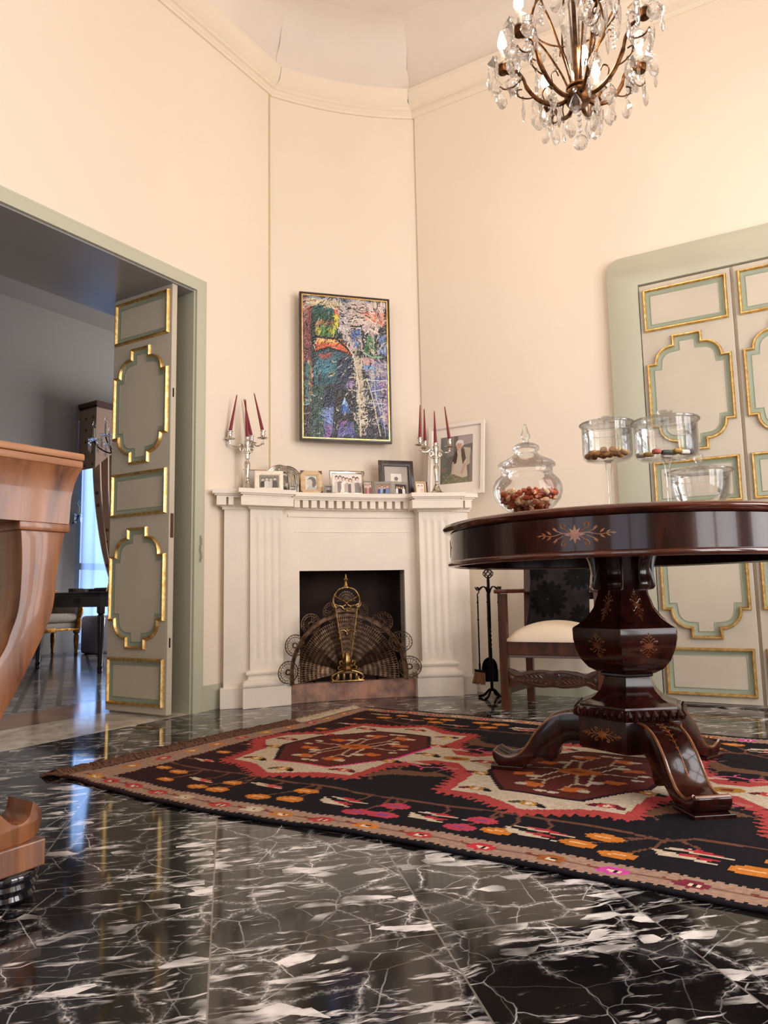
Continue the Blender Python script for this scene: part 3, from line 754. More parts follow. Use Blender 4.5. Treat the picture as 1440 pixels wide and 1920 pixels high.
# outer wings that return to the walls
def wallv(u):
    if u < -.3:
        p = FP(u, 0); q = isect(p, FV, L0, LD); return (q - FM2).dot(FV)
    p = FP(u, 0); q = isect(p, FV, R0, RD); return (q - FM2).dot(FV)
def wing(x0, x1, vf, z0, z1, b, bev=0):
    P = [(x0, -vf), (x1, -vf)]
    a_, c_ = wallv(x0), wallv(x1)
    P += [(x1, -min(c_, vf - .01) + .004), (x0, -min(a_, vf - .01) + .004)]
    b.prism(P, z0, z1, 'xy', bev)
for x0, x1, nm in ((-.770, -.62, -1), (.575, .702, 1)):
    b = MB(); wing(x0, x1, .318, 0, 1.125, b); wo = b.obj('wing', 'stone', fire, smooth=0)
    b = MB(); wing(x0 - (.018 if nm < 0 else 0), x1 + (.018 if nm > 0 else 0), .338, 0, .112, b, .003); b.obj('plinth', 'stone', wo, smooth=20)
    b = MB(); wing(x0 - .012, x1 + .012, .33, 1.105, 1.122, b); b.obj('necking', 'stone', wo, smooth=0)
# mantel: dentil course, capital blocks, shelf
b = MB(); arcslab(b, -.40, .36, .225, .1, 1.118, 1.19, 14)
wing(-.79, -.66, .335, 1.118, 1.19, b); wing(.6, .72, .335, 1.118, 1.19, b)
db = b.obj('dentil_course', 'stone', fire, smooth=15)
for k in range(14):
    x = -.352 + k * .0515
    b = MB(); arcslab(b, x - .0165, x + .0165, .262, .215, 1.125, 1.172, 2, .0015); b.obj('dentil', 'stone', db, smooth=20)
for x0, x1 in ((-.815, -.762), (-.75, -.722), (.628, .655), (.667, .71)):
    b = MB(); wing(x0, x1, .372, 1.125, 1.172, b); b.obj('dentil', 'stone', db, smooth=20)
for c in (-.533, .485):
    b = MB(); arcslab(b, c - .150, c + .150, .335, .12, 1.120, 1.172, 6, .002); b.obj('capital_block', 'stone', fire, smooth=20)
def mantel_layer(b, o, z0, z1, n=8):
    front = [(-.838 - o, .39 + o), (-.700 - o, .39 + o)]
    def seg(x0, x1, v): return [(x0 + (x1 - x0) * i / n, v + o + sag(x0 + (x1 - x0) * i / n)) for i in range(n + 1)]
    front += seg(-.698 - o, -.372 + o, .362) + seg(-.370 + o, .322 - o, .292) + seg(.324 - o, .648 + o, .362) + [(.650 + o, .39 + o), (.745 + o, .39 + o)]
    P = [(u, -v) for u, v in front]
    Q = [(.745 + o, -wallv(.745 + o) + .004)] + [tuple((lambda w: (w.dot(FU), -w.dot(FV) + .003))(p - FM2)) for p in [CR] + ARC[::-1] + [CL]] + [(-.838 - o, -min(wallv(-.838 - o), .388) + .004)]
    b.prism(P + Q, z0, z1, 'xy'); return b
b = MB(); mantel_layer(b, 0, 1.188, 1.212); mantel_layer(b, -.012, 1.180, 1.188); mantel_layer(b, -.024, 1.170, 1.180)
b.obj('mantel_shelf', 'stone', fire, smooth=0)
MZ = 1.2125
def fpt(u, v, z=0.): p = FP(u, v); return (p.x, p.y, z)

# ------------------------------------------------------------------ brass fan screen
scr = thing('fire_screen', 'brass peacock fan fire screen with pierced rosettes standing on the brick hearth', 'fire screen', fpt(-.06, .235, .1055), AF)
FC = (0, .052); FR = .345
def polar(r, a): return (FC[0] + r * math.cos(a), FC[1] + r * math.sin(a))
def yo(x): return -.98 * x * x
def blade(a0, a1, y0, y1, r0, r1):
    b = MB(); nr, na = 8, 9
    def pt(r, a):
        t = (a - a0) / (a1 - a0); x, z = polar(r, a); return (x, y0 + (y1 - y0) * t + yo(x), z)
    edges = [r0 + (r1 - .022 - r0) * ((i + 1.5) / (nr + 1.5)) ** .85 for i in range(-1, nr)]
    for i in range(nr):
        ra, rb = edges[i], edges[i + 1]; sh = .5 if i % 2 else 0
        for k in range(na):
            aa = a0 + (a1 - a0) * (k) / na; ab = a0 + (a1 - a0) * (k + 1) / na
            am = (aa + ab) / 2; rm = (ra + rb) / 2; w = (ab - aa) * .36; h = (rb - ra) * .47
            O = [b.bm.verts.new(pt(r, a)) for r, a in ((ra, aa), (ra, am), (ra, ab), (rm, ab), (rb, ab), (rb, am), (rb, aa), (rm, aa))]
            I = [b.bm.verts.new(pt(r, a)) for r, a in ((rm - h * .45, am - w * .7), (rm - h, am), (rm - h * .45, am + w * .7), (rm, am + w), (rm + h * .45, am + w * .7), (rm + h, am), (rm + h * .45, am - w * .7), (rm, am - w))]
            for q in range(8): b.bm.faces.new((O[q], O[(q + 1) % 8], I[(q + 1) % 8], I[q]))
    n = 5
    for ra, rb in ((r1 - .022, r1), (r0, edges[0])):
        for k in range(n):
            aa = a0 + (a1 - a0) * k / n; ab = a0 + (a1 - a0) * (k + 1) / n
            b.bm.faces.new([b.bm.verts.new(pt(r, a)) for r, a in ((ra, aa), (ra, ab), (rb, ab), (rb, aa))])
    bmesh.ops.remove_doubles(b.bm, verts=b.bm.verts[:], dist=.0002)
    return b
def rosette(a, y):
    b = MB(); cx, cz = polar(FR + .012, a); R = .060
    def P(r, t): x = cx + r * math.cos(t); return (x, y + yo(x), cz + r * math.sin(t))
    for r, w in ((R, .0028), (R * .76, .0016), (R * .22, .004)): b.tube([P(r, 2 * PI * i / 30) for i in range(30)], w, 5, True)
    n = 18
    for k in range(n):
        t = 2 * PI * k / n; b.tube([P(R * .25, t), P(R * .74, t)], .0014, 4)
        b.tube([P(R * .77, t), P(R * .88, t + PI / n * .8), P(R * .98, t + PI / n * 1.6)], .0011, 4); b.tube([P(R * .77, t), P(R * .88, t - PI / n * .8), P(R * .98, t - PI / n * 1.6)], .0011, 4)
    return b
NB = 8; A0, A1 = math.radians(-8), math.radians(188)
for k in range(NB):
    a = A0 + (A1 - A0) * k / NB; c = A0 + (A1 - A0) * (k + 1) / NB
    fold = .018; bl = blade(a, c, -.004 + (fold if k % 2 else 0), -.004 + (0 if k % 2 else fold), .06, FR).obj('fan_blade', 'bronze', scr, smooth=0, solid=.0012)
    e = MB(); e.tube([(polar(FR, a + (c - a) * i / 6)[0], -.004 + (fold * (1 - i / 6) if k % 2 else fold * i / 6) - .002 + yo(polar(FR, a + (c - a) * i / 6)[0]), polar(FR, a + (c - a) * i / 6)[1]) for i in range(7)], .0035, 6); e.obj('rim', 'bronze', bl)
    rosette((a + c) / 2, .016).obj('rosette', 'bronze', bl)
# raised centre: tapering frame, pierced head, finial, scrolled base
b = MB()
for s_ in (-1, 1):
    b.tube([(s_ * .024, -.028, .14), (s_ * .034, -.03, .22), (s_ * .048, -.03, .30), (s_ * .066, -.03, .43)], .005, 8)
    b.tube(bez([(s_ * .066, -.03, .43), (s_ * .079, -.03, .46), (s_ * .072, -.03, .50), (s_ * .045, -.03, .535), (0, -.03, .548)], 6), .0055, 8)
    b.tube(bez([(s_ * .072, -.032, .495), (s_ * .03, -.034, .475), (0, -.034, .455), (s_ * .03, -.034, .437), (s_ * .075, -.032, .452)], 6), .004, 6)
    b.tube(bez([(s_ * .066, -.032, .425), (s_ * .05, -.035, .44), (s_ * .03, -.036, .436), (s_ * .016, -.036, .42), (0, -.036, .426)], 6), .0045, 6)
    b.tube(bez([(s_ * .046, -.032, .285), (s_ * .036, -.035, .296), (s_ * .018, -.036, .298), (0, -.036, .285)], 6), .004, 6)
    b.sphere((s_ * .068, -.034, .495), .007, 8, 6); b.sphere((s_ * .044, -.034, .25), .006, 8, 6); b.sphere((s_ * .05, -.034, .285), .006, 8, 6)
    b.tube(bez([(s_ * .074, -.03, .43), (s_ * .086, -.03, .445), (s_ * .088, -.03, .46)], 5), [.004] * 10 + [.001], 6)
b.sphere((0, -.036, .455), .010, 10, 8); b.sphere((0, -.036, .41), .007, 8, 6, (1, 1, 1.8)); b.sphere((0, -.036, .295), .007, 8, 6, (1, 1, 1.7)); b.sphere((0, -.036, .275), .006, 8, 6, (1, 1, 1.8))
b.obj('centre_frame', 'brass', scr)
b = MB(); b.lathe([(0, .545), (.024, .545), (.024, .55), (.014, .556), (.009, .575), (.006, .583), (.013, .590), (.014, .596), (.007, .603), (.004, .611), (.005, .616), (.003, .620), (.003, .625), (0, .628)], 14, (0, -.02, 0)); b.obj('finial', 'brass', scr)
hb = MB()
for k in range(12):
    t = PI * k / 11; hb.tube([(.008 * math.cos(t), -.022, .468 + .008 * math.sin(t)), (.056 * math.cos(t), -.022, .468 + .062 * math.sin(t))], .0014, 4)
for r in (.02, .036, .05): hb.tube([(r * math.cos(PI * i / 16), -.022, .468 + r * 1.1 * math.sin(PI * i / 16)) for i in range(17)], .0014, 4)
hb.obj('head_lattice', 'bronze', scr)
blade(math.radians(90 - 10), math.radians(90 + 10), -.026, -.026, .10, .375).obj('centre_blade', 'bronze', scr, smooth=0, solid=.0012)
b = MB()
b.lathe([(0, .06), (.03, .06), (.034, .075), (.022, .09), (.028, .105), (.03, .12), (.022, .15), (.010, .17), (0, .175)], 16, (0, -.026, 0), rfun=lambda a, z: 1 + .12 * math.cos(6 * a))
for s_ in (-1, 1):
    for q, (r0_, y_) in enumerate(((.0, -.02), (.0, -.035))):
        b.tube(bez([(0, y_, .066), (s_ * .045, y_, .058), (s_ * .085, y_, .04), (s_ * .092, y_, .018), (s_ * .075, y_, .008), (s_ * .062, y_, .02), (s_ * .07, y_, .028)], 6), .0065, 8)
    b.tube(bez([(s_ * .022, -.028, .09), (s_ * .04, -.03, .095), (s_ * .045, -.03, .115), (s_ * .033, -.03, .12), (s_ * .03, -.03, .11)], 6), .0045, 6)
    b.tube(bez([(s_ * .03, -.028, .07), (s_ * .05, -.03, .072), (s_ * .055, -.03, .085), (s_ * .045, -.03, .09)], 6), .0035, 6)
for x in (-.055, -.02, .02, .055): b.sphere((x, -.027, .03), .012, 10, 8, (.8, .7, 2.2))
b.box(-.10, .10, -.042, -.012, 0, .010, .003); b.box(-.055, .055, -.036, -.018, .045, .066, .006)
b.obj('base', 'brass', scr)
for x in (-.19, .19):
    b = MB(); b.box(x - .006, x + .006, .004, .02, 0, .05); b.obj('leg', 'iron', scr, smooth=0)

# ------------------------------------------------------------------ painting on the breast
pt = thing('painting', 'colourful thick-brushed townscape oil painting in a thin black and gilt frame', 'painting', fpt(.006, .03, 1.585), AF)
PW, PH = .602, .98
b = MB(); b.moulding(rectp(-PW / 2, PW / 2, 0, PH), [(0, -.03), (0, .006), (.003, .009), (.012, .009), (.014, .006), (.014, -.006)]); b.obj('frame', 'darkframe', pt, smooth=0)
b = MB(); b.moulding(rectp(-PW / 2 + .014, PW / 2 - .014, .014, PH - .014), [(0, -.004), (0, .006), (.007, .006), (.008, -.004)]); b.obj('gilt_slip', 'gold', pt, smooth=0)
PX, PY = 170, 280
R = Raster(0, 1, 0, 1, PX, PY, '#23262b')
rp = random.Random(5)
def Q(pts): return [((x - 160) / 965., 1 - (y - 135 - .088 * (x - 160)) / 1585.) for x, y in pts]
for c, pts in (
    ('#7a4440', [(160, 135), (260, 140), (240, 900), (160, 900)]), ('#9c6a63', [(160, 135), (210, 140), (215, 420), (165, 430)]),
    ('#8f98a3', [(200, 140), (1120, 230), (1120, 300), (200, 260)]), ('#c8b896', [(210, 170), (600, 200), (640, 330), (210, 260)]),
    ('#2b5a57', [(280, 250), (520, 290), (520, 430), (270, 400)]), ('#1f4f3d', [(260, 330), (510, 350), (500, 420), (280, 420)]),
    ('#8a6842', [(300, 430), (510, 430), (510, 490), (300, 480)]), ('#4a7a3c', [(300, 490), (520, 500), (560, 610), (300, 590)]),
    ('#c9bd3a', [(310, 500), (360, 520), (350, 570), (300, 570)]), ('#c9bd3a', [(430, 520), (520, 540), (520, 580), (430, 570)]),
    ('#d6c443', [(510, 350), (575, 355), (555, 540), (515, 520)]), ('#c25b4c', [(515, 350), (545, 270), (575, 350)]),
    ('#bdb2ad', [(580, 240), (690, 260), (700, 700), (640, 680), (570, 560)]),
    ('#c9b3ac', [(680, 200), (1110, 240), (1110, 520), (700, 520)]), ('#d87f6a', [(820, 320), (1110, 350), (1100, 500), (850, 420)]),
    ('#b9aaa9', [(690, 480), (860, 490), (850, 780), (690, 780)]), ('#4d649b', [(715, 540), (810, 540), (820, 740), (715, 740)]),
    ('#2c6a3d', [(870, 620), (985, 620), (985, 800), (870, 800)]), ('#6c7fa8', [(1020, 600), (1120, 600), (1120, 850), (1020, 800)]), ('#b89aa2', [(870, 480), (1040, 500), (1020, 620), (860, 560)]),
    ('#c75f3a', [(310, 620), (560, 650), (720, 790), (690, 830), (440, 730), (310, 780)]), ('#e3b065', [(310, 610), (540, 640), (600, 700), (420, 670), (310, 680)]),
    ('#23505a', [(300, 790), (440, 740), (720, 850), (760, 1100), (560, 1150), (280, 1150)]), ('#8a4a44', [(340, 790), (500, 800), (490, 860), (340, 870)]),
    ('#c6c04e', [(390, 970), (440, 960), (520, 990), (520, 1040), (390, 1030)]), ('#25304a', [(560, 850), (740, 880), (750, 1200), (540, 1200)]),
    ('#9a7cad', [(640, 1120), (730, 1120), (720, 1200), (650, 1200)]), ('#3c7280', [(280, 880), (540, 860), (540, 1000), (280, 1060)]),
    ('#3a2f33', [(170, 880), (280, 880), (260, 1740), (170, 1740)]), ('#a06a4b', [(240, 860), (262, 860), (258, 1350), (240, 1350)]), ('#3d6a60', [(180, 900), (240, 900), (240, 1380), (180, 1380)]),
    ('#2f4c45', [(260, 1150), (420, 1150), (400, 1740), (230, 1740)]), ('#1d2c4f', [(400, 1200), (500, 1200), (500, 1400), (380, 1400)]),
    ('#6f83b5', [(380, 1410), (500, 1400), (490, 1640), (430, 1750), (380, 1600)]), ('#7c5a94', [(400, 1600), (480, 1600), (450, 1750), (400, 1740)]),
    ('#8fb2d6', [(620, 1280), (690, 1460), (570, 1470)]), ('#4066a4', [(600, 1380), (690, 1440), (680, 1480), (565, 1475)]), ('#1b1a20', [(570, 1480), (760, 1480), (750, 1580), (590, 1570)]),
    ('#5f5f98', [(560, 1560), (720, 1580), (740, 1740), (540, 1740)]), ('#8b5f9a', [(570, 1560), (640, 1570), (620, 1640), (570, 1630)]), ('#28443c', [(740, 1250), (790, 1250), (790, 1740), (740, 1740)]),
    ('#b7aa94', [(720, 820), (830, 860), (880, 1740), (790, 1740), (750, 1100)]), ('#8a7f96', [(830, 860), (1120, 900), (1130, 1100), (880, 1060)]),
    ('#c79b9b', [(850, 860), (960, 870), (950, 960), (840, 930)]), ('#5f84b4', [(840, 940), (1000, 960), (1000, 1040), (850, 990)]),
    ('#5b6390', [(900, 1060), (1130, 1100), (1130, 1780), (960, 1500)]), ('#94749a', [(1040, 1130), (1130, 1130), (1130, 1400), (1060, 1400)]), ('#2b2b36', [(850, 1350), (1000, 1420), (1020, 1780), (870, 1780)]), ('#9a7f9c', [(1060, 1400), (1130, 1400), (1130, 1700), (1080, 1660)]),
):
    R.poly(Q(pts), c)
base = R.c.copy()
for k in range(4200):
    x, y = rp.random(), rp.random()
    i, j = min(PX - 1, int(x * PX)), min(PY - 1, int(y * PY)); col = base[j, i]
    u = rp.random(); rightside = .55 < x
    if u < .23: c = np.array(lin('#141316')[:3])
    elif u < (.46 if rightside and (y > .1) else .25): c = np.array(lin('#d6cbb6')[:3]) * rp.uniform(.7, 1.1)
    else: c = np.clip(col * rp.uniform(.55, 1.7) + rp.uniform(-.01, .03), 0, 1)
    a = PI / 2 + 1.0 * math.sin(7 * x + 4 * y) + .7 * math.sin(11 * y - 3 * x) + rp.gauss(0, .25) if not (rightside and y < .55) else rp.choice([rp.gauss(PI / 2, .2), rp.gauss(0.1, .2)])
    L = rp.uniform(.03, .085); cu = rp.uniform(-.025, .025)
    p0 = (x - L * math.cos(a) / 2, y - L * math.sin(a) / 3.2); p1 = (x + cu, y + cu * .5); p2 = (x + L * math.cos(a) / 2, y + L * math.sin(a) / 3.2)
    R.line([p0, p1, p2], rp.uniform(.004, .009), tuple(float(v) for v in c))
for c, w, pts in (('#17161a', .016, [(310, 610), (540, 640), (700, 790)]), ('#17161a', .014, [(310, 780), (440, 735), (640, 800)]), ('#d9cdb8', .012, [(660, 720), (730, 830), (790, 1150), (800, 1740)]),
                  ('#d9cdb8', .010, [(880, 1100), (940, 1300), (1030, 1750)]), ('#cfd0d6', .007, [(960, 1040), (980, 1300), (1040, 1500)]), ('#cfd0d6', .007, [(1040, 1340), (1060, 1500), (1090, 1760)]), ('#cfd0d6', .006, [(880, 1120), (1120, 1130)]), ('#cfd0d6', .006, [(920, 1250), (1120, 1220)]), ('#cfd0d6', .006, [(900, 1370), (1100, 1400)]),
                  ('#17161a', .014, [(560, 1470), (620, 1270), (700, 1460)]), ('#17161a', .013, [(380, 1400), (440, 1190), (510, 1400), (490, 1650)]), ('#17161a', .010, [(700, 500), (830, 500), (850, 780)]), ('#e2d8c8', .009, [(710, 470), (760, 380), (810, 470)]), ('#e2d8c8', .009, [(860, 470), (920, 420), (990, 470)]), ('#e2d8c8', .01, [(870, 590), (930, 530), (1030, 590)]), ('#7fae8a', .012, [(860, 800), (930, 850), (1060, 860)])):
    R.line(Q(pts), w, c)
def impasto(X, Y):
    n = .0022 * np.sin(X * 160 + 3 * np.sin(Y * 60)) * np.sin(Y * 190 + 2.5 * np.sin(X * 45))
    return np.stack([-PW / 2 + .021 + X * (PW - .042), -n - .001, .021 + Y * (PH - .042)], 1)
R.obj('canvas', 'oil', impasto, pt, smooth=True)
b = MB(); b.box(-PW / 2 + .01, PW / 2 - .01, .006, .02, .01, PH - .01); b.obj('backing', 'backing', pt, smooth=0)

# ------------------------------------------------------------------ candelabra and candles
def candelabrum(label, u, v, angs, rot):
    t = thing('candelabrum', label, 'candelabrum', fpt(u, v, MZ), AF, 'silver candelabra on the mantel')
    b = MB()
    b.lathe([(0, 0), (.052, 0), (.055, .004), (.05, .008), (.042, .012), (.03, .022), (.022, .034), (.016, .05), (.015, .054), (0, .056)], 24, rfun=lambda a, z: 1 + (.10 if z < .02 else .05) * abs(math.cos(3 * a)))
    for k in range(6):
        a = k * PI / 3; b.sphere((.05 * math.cos(a), .05 * math.sin(a), .007), .010, 8, 6, (1, 1, .65))
    b.obj('base', 'silver', t)
    b = MB(); b.lathe([(0, .05), (.014, .052), (.0155, .06), (.010, .066), (.009, .075), (.012, .08), (.008, .086), (.0095, .1), (.0165, .145), (.018, .16), (.0145, .178), (.008, .186), (.0075, .192), (.013, .196), (.013, .21), (.0145, .218), (.0145, .224), (.02, .228), (.02, .232), (.011, .236), (.009, .25), (.013, .27), (.017, .29), (.0175, .303), (.011, .312), (.0115, .318), (.0165, .32), (.0165, .324), (.010, .326), (0, .326)], 20, rfun=lambda a, z: 1 + (.05 * math.cos(8 * a) if .09 < z < .18 else 0))
    b.obj('stem', 'silver', t)
    for k, a in enumerate(angs):
        a = math.radians(a); ca, sa = math.cos(a), math.sin(a)
        def P(r, z): return (r * ca, r * sa, z)
        b = MB(); b.tube([P(*q) for q in bez([(.012, .245), (.02, .27), (.034, .283), (.048, .275), (.062, .268), (.085, .27), (.098, .285), (.1, .305)], 5)], [.006] * 8 + [.0048] * 28, 8)
        b.tube([P(.032 + .016 * (1 - i / 26) * math.cos(i * .55 + 1.2), .256 + .016 * (1 - i / 26) * math.sin(i * .55 + 1.2)) for i in range(24)], .0038, 6)
        b.sphere(P(.104, .278), .006, 8, 6); b.sphere(P(.03, .235), .005, 8, 6)
        arm = b.obj('arm', 'silver', t)
        b = MB(); b.lathe([(0, .303), (.008, .304), (.03, .309), (.033, .312), (.028, .3115), (.009, .31), (.009, .318), (.0125, .324), (.0135, .338), (.011, .347), (.012, .35), (.0175, .352), (.0175, .355), (.010, .356), (.009, .348), (0, .347)], 18, P(.1, 0)); b.obj('drip_cup', 'silver', arm)
    return t
def candle(label, u, v, z, lean_u, lean_v, h, group):
    t = thing('candle', label, 'candle', fpt(u, v, z), AF)
    b = MB(); n = 10
    b.lathe([(0, 0)] + [(.0108 - .0078 * i / n, h * i / n) for i in range(n + 1)] + [(0, h + .004)], 14)
    for q in b.bm.verts: q.co.x += lean_u * q.co.z; q.co.y += -lean_v * q.co.z
    b.obj('wax', 'wax', t)
    b = MB(); b.tube([(lean_u * h, -lean_v * h, h), (lean_u * h + .001, -lean_v * h, h + .012)], .0009, 5); b.obj('wick', 'milk', t)
    return t
aL = (184, -32, 72); uL, vL = -.640, .27
candelabrum('silver candelabrum holding leaning burgundy candles, left end of the mantel', uL, vL, aL, 0)
def tip(u, v, a): a = math.radians(a); return u + .1 * math.cos(a), v - .1 * math.sin(a)
for k, (lab, lu, lv) in enumerate((('burgundy candle leaning right in the leftmost arm of the left candelabrum', .17, -.02), ('burgundy candle leaning left in the right arm of the left candelabrum', -.22, 0), ('burgundy candle in the rear arm of left candelabrum, behind its middle candle', -.20, .05))):
    uu, vv = tip(uL, vL, aL[k]); candle(lab, uu, vv, MZ + .348, lu, lv, .225, None)
candle('burgundy candle standing in the centre cup of the left candelabrum', uL, vL, MZ + .324, -.05, 0, .225, None)
aR = (178, 8, 112); uR, vR = .512, .30
candelabrum('silver candelabrum holding upright burgundy candles, beside the white framed portrait', uR, vR, aR, 0)
for k, (lab, lu, lv) in enumerate((('burgundy candle in the leftmost arm of the right candelabrum', .03, 0), ('burgundy candle leaning left in the right arm of the right candelabrum, before the portrait', -.12, 0), ('burgundy candle second from the left in the right candelabrum', .0, 0))):
    uu, vv = tip(uR, vR, aR[k]); candle(lab, uu, vv, MZ + .348, lu, lv, .215, None)
candle('burgundy candle in the centre cup of the right candelabrum', uR, vR, MZ + .324, -.01, 0, .205, None)
# ------------------------------------------------------------------ framed photographs on the mantel
def people(n, cols, bg, skin='#d9b59a', seed=1):
    def f(R):
        r = random.Random(seed); R.poly([(0, 0), (1, 0), (1, 1), (0, 1)], bg)
        for k in range(n):
            x = .5 + (k - (n - 1) / 2) * .8 / max(n, 2); h = r.uniform(.62, .78); w = .36 / n + .05
            R.poly([(x - w, 0), (x - w * .9, h - .22), (x - w * .4, h - .14), (x + w * .4, h - .14), (x + w * .9, h - .22), (x + w, 0)], cols[k % len(cols)])
            R.ell(x, h + .02, w * .62, .13, '#3a2c26'); R.ell(x, h - .015, w * .48, .105, skin)
    return f
def profile_portrait(R):
    R.poly([(0, 0), (1, 0), (1, 1), (0, 1)], '#d8d2c6'); R.poly([(.1, 0), (.2, .25), (.5, .3), (.95, .2), (1, 0)], '#b8b2a8')
    R.ell(.55, .62, .36, .3, '#6a625a'); R.ell(.62, .5, .3, .3, '#6a625a'); R.ell(.38, .52, .22, .24, '#c9bfb2'); R.poly([(.18, .52), (.1, .46), (.2, .42)], '#c9bfb2'); R.poly([(.35, .35), (.6, .35), (.62, .15), (.4, .15)], '#bdb3a6')
def photo_frame(label, u, v, w, h, fmat, bw, pic, yaw=0., lean=9., matw=0., matm='mat', depth=.012, base=None, group='photo frames on the mantel', prof=None, nx=40, ny=40, roll=0., matcolor=None):
    if base is None: base = fpt(u, v, MZ + .0005); rz = AF + yaw
    else: rz = yaw
    t = thing('photo_frame', label, 'photo frame', base, 0, group); t.rotation_euler = Euler((-math.radians(lean), 0, rz), 'XYZ')
    pr = prof or [(0, 0), (0, depth * .8), (bw * .2, depth), (bw * .75, depth), (bw, depth * .55), (bw, depth * .2)]
    b = MB(); b.moulding(rectp(-w / 2, w / 2, 0, h), pr); b.obj('frame', fmat, t, smooth=30)
    b = MB(); b.box(-w / 2 + .002, w / 2 - .002, 0, .003, .002, h - .002); b.obj('backing', 'backing', t, smooth=0)
    if matw:
        b = MB(); b.moulding(rectp(-w / 2 + bw * .9, w / 2 - bw * .9, bw * .9, h - bw * .9), [(0, .003), (matw, .003), (matw, .0015)]); b.obj('mat', matm, t, smooth=0)
    iw, ih = w - 2 * (bw + matw) + .002, h - 2 * (bw + matw) + .002
    R = Raster(0, 1, 0, 1, nx, ny, '#cfc6ba'); pic(R)
    R.obj('photograph', 'paper', lambda X, Y: np.stack([-iw / 2 + X * iw, np.full_like(X, -.0018), (h - ih) / 2 + Y * ih], 1), t)
    b = MB(); b.prism([(-.012, 0), (.012, 0), (.006, h * .6), (-.006, h * .6)], .0035, .006, 'xz'); st = b.obj('easel_back', 'backing', t, smooth=0); 
    return t
bwp = ['#5a5550', '#cfc8be', '#8a837b']
def sketch(R): R.line([(.3, .2), (.5, .5), (.7, .4)], .03, '#a9a49c'); R.line([(.6, .2), (.75, .75)], .03, '#b4afa6')
photo_frame('pale thin gold frame half hidden behind the shell frame and candelabrum', -.590, .17, .15, .155, 'oldwood', .006, sketch, 0, 8)
photo_frame('wide mother-of-pearl frame with a black and white family photo, leftmost at front', -.516, .285, .165, .128, 'shell', .026, people(4, ['#4b4642', '#d8d0c6', '#c9c1b6', '#5c5650'], '#8f877d', '#cfc5b8', 3), -.04, 10)
# double arched pewter frame
t = thing('photo_frame', 'pewter frame with two entwined ribbed arches behind the shell frame', 'photo frame', fpt(-.418, .185, MZ), 0, 'photo frames on the mantel'); t.rotation_euler = Euler((-.14, 0, AF - .05), 'XYZ')
for s_, zt, wd, nm in ((-1, .185, .085, 'left_arch'), (1, .178, .085, 'right_arch')):
    b = MB()
    for k in range(4):
        w = wd - k * .0105; cx = s_ * .018
        x1, x2 = cx - w * (1 if s_ < 0 else .9), cx + w * (.9 if s_ < 0 else 1)
        b.tube(bez([(x1, -.004 - .001 * k, 0), (x1, -.004, zt * .62), (x1 * .8 + x2 * .2, -.005, zt * .9 - k * .008), ((x1 + x2) / 2, -.006, zt - k * .0105), (x2 * .8 + x1 * .2, -.005, zt * .9 - k * .008), (x2, -.004, zt * .62), (x2, -.004, 0)], 6), .0052, 8)
    b.obj(nm, 'silver', t)
b = MB(); b.box(-.08, .08, 0, .004, 0, .15); b.obj('backing', 'greyframe', t, smooth=0)
def hatwoman(R): R.poly([(0, 0), (1, 0), (1, 1), (0, 1)], '#c9c4b4'); R.ell(.45, .7, .42, .22, '#6f685f'); R.ell(.38, .5, .22, .24, '#9a7f70'); R.poly([(.1, 0), (.2, .3), (.6, .35), (.8, 0)], '#5d4f48')
R = Raster(0, 1, 0, 1, 30, 36, '#c9c4b4'); hatwoman(R); R.obj('photograph', 'paper', lambda X, Y: np.stack([-.05 + X * .105, np.full_like(X, -.0015), .012 + Y * .12], 1), t)
photo_frame('tiny pewter frame in front of the arched pewter frame', -.372, .235, .042, .052, 'greyframe', .008, people(1, ['#6a625a'], '#d6cfc4', seed=2), 0, 8, nx=16, ny=20)
photo_frame('honey wood frame with dark corners around a portrait of a woman in profile', -.252, .20, .132, .150, 'oldwood', .030, profile_portrait, .05, 9, prof=[(0, 0), (0, .010), (.004, .012), (.022, .012), (.024, .009), (.029, .009), (.03, .003)])
fr = [o for o in COL.objects if o.name.startswith('photo_frame')][-1]
for sx in (-1, 1):
    for sz in (0, 1):
        b = MB(); x = sx * .066; z = sz * .150; b.prism([(x, z), (x - sx * .024, z), (x - sx * .012, z + (1 - 2 * sz) * .012), (x, z + (1 - 2 * sz) * .024)], -.0130, -.010, 'xz'); b.obj('dark_corner', 'brownframe', fr, smooth=0)
photo_frame('miniature pewter frame left of the large silver group photo', -.155, .235, .050, .056, 'greyframe', .009, people(1, ['#4a443f'], '#a59e94', seed=4), -.1, 9, nx=16, ny=20)
photo_frame('large silver frame with a bright group photograph in mantel middle', -.031, .205, .222, .156, 'silver', .018, people(7, ['#d9cbbf', '#8c7f77', '#efe6dc', '#b9aba0', '#6a5e58'], '#efe4d8', '#e2c7b2', 6), .0, 10, prof=[(0, 0), (0, .012), (.004, .014), (.007, .008), (.015, .006), (.018, .003)])
photo_frame('small unframed-looking double print right beside the large silver frame', .092, .235, .058, .086, 'greyframe', .003, people(3, ['#8c3f3a', '#b98478', '#7a3b36'], '#c9a99c', seed=7), .1, 9)
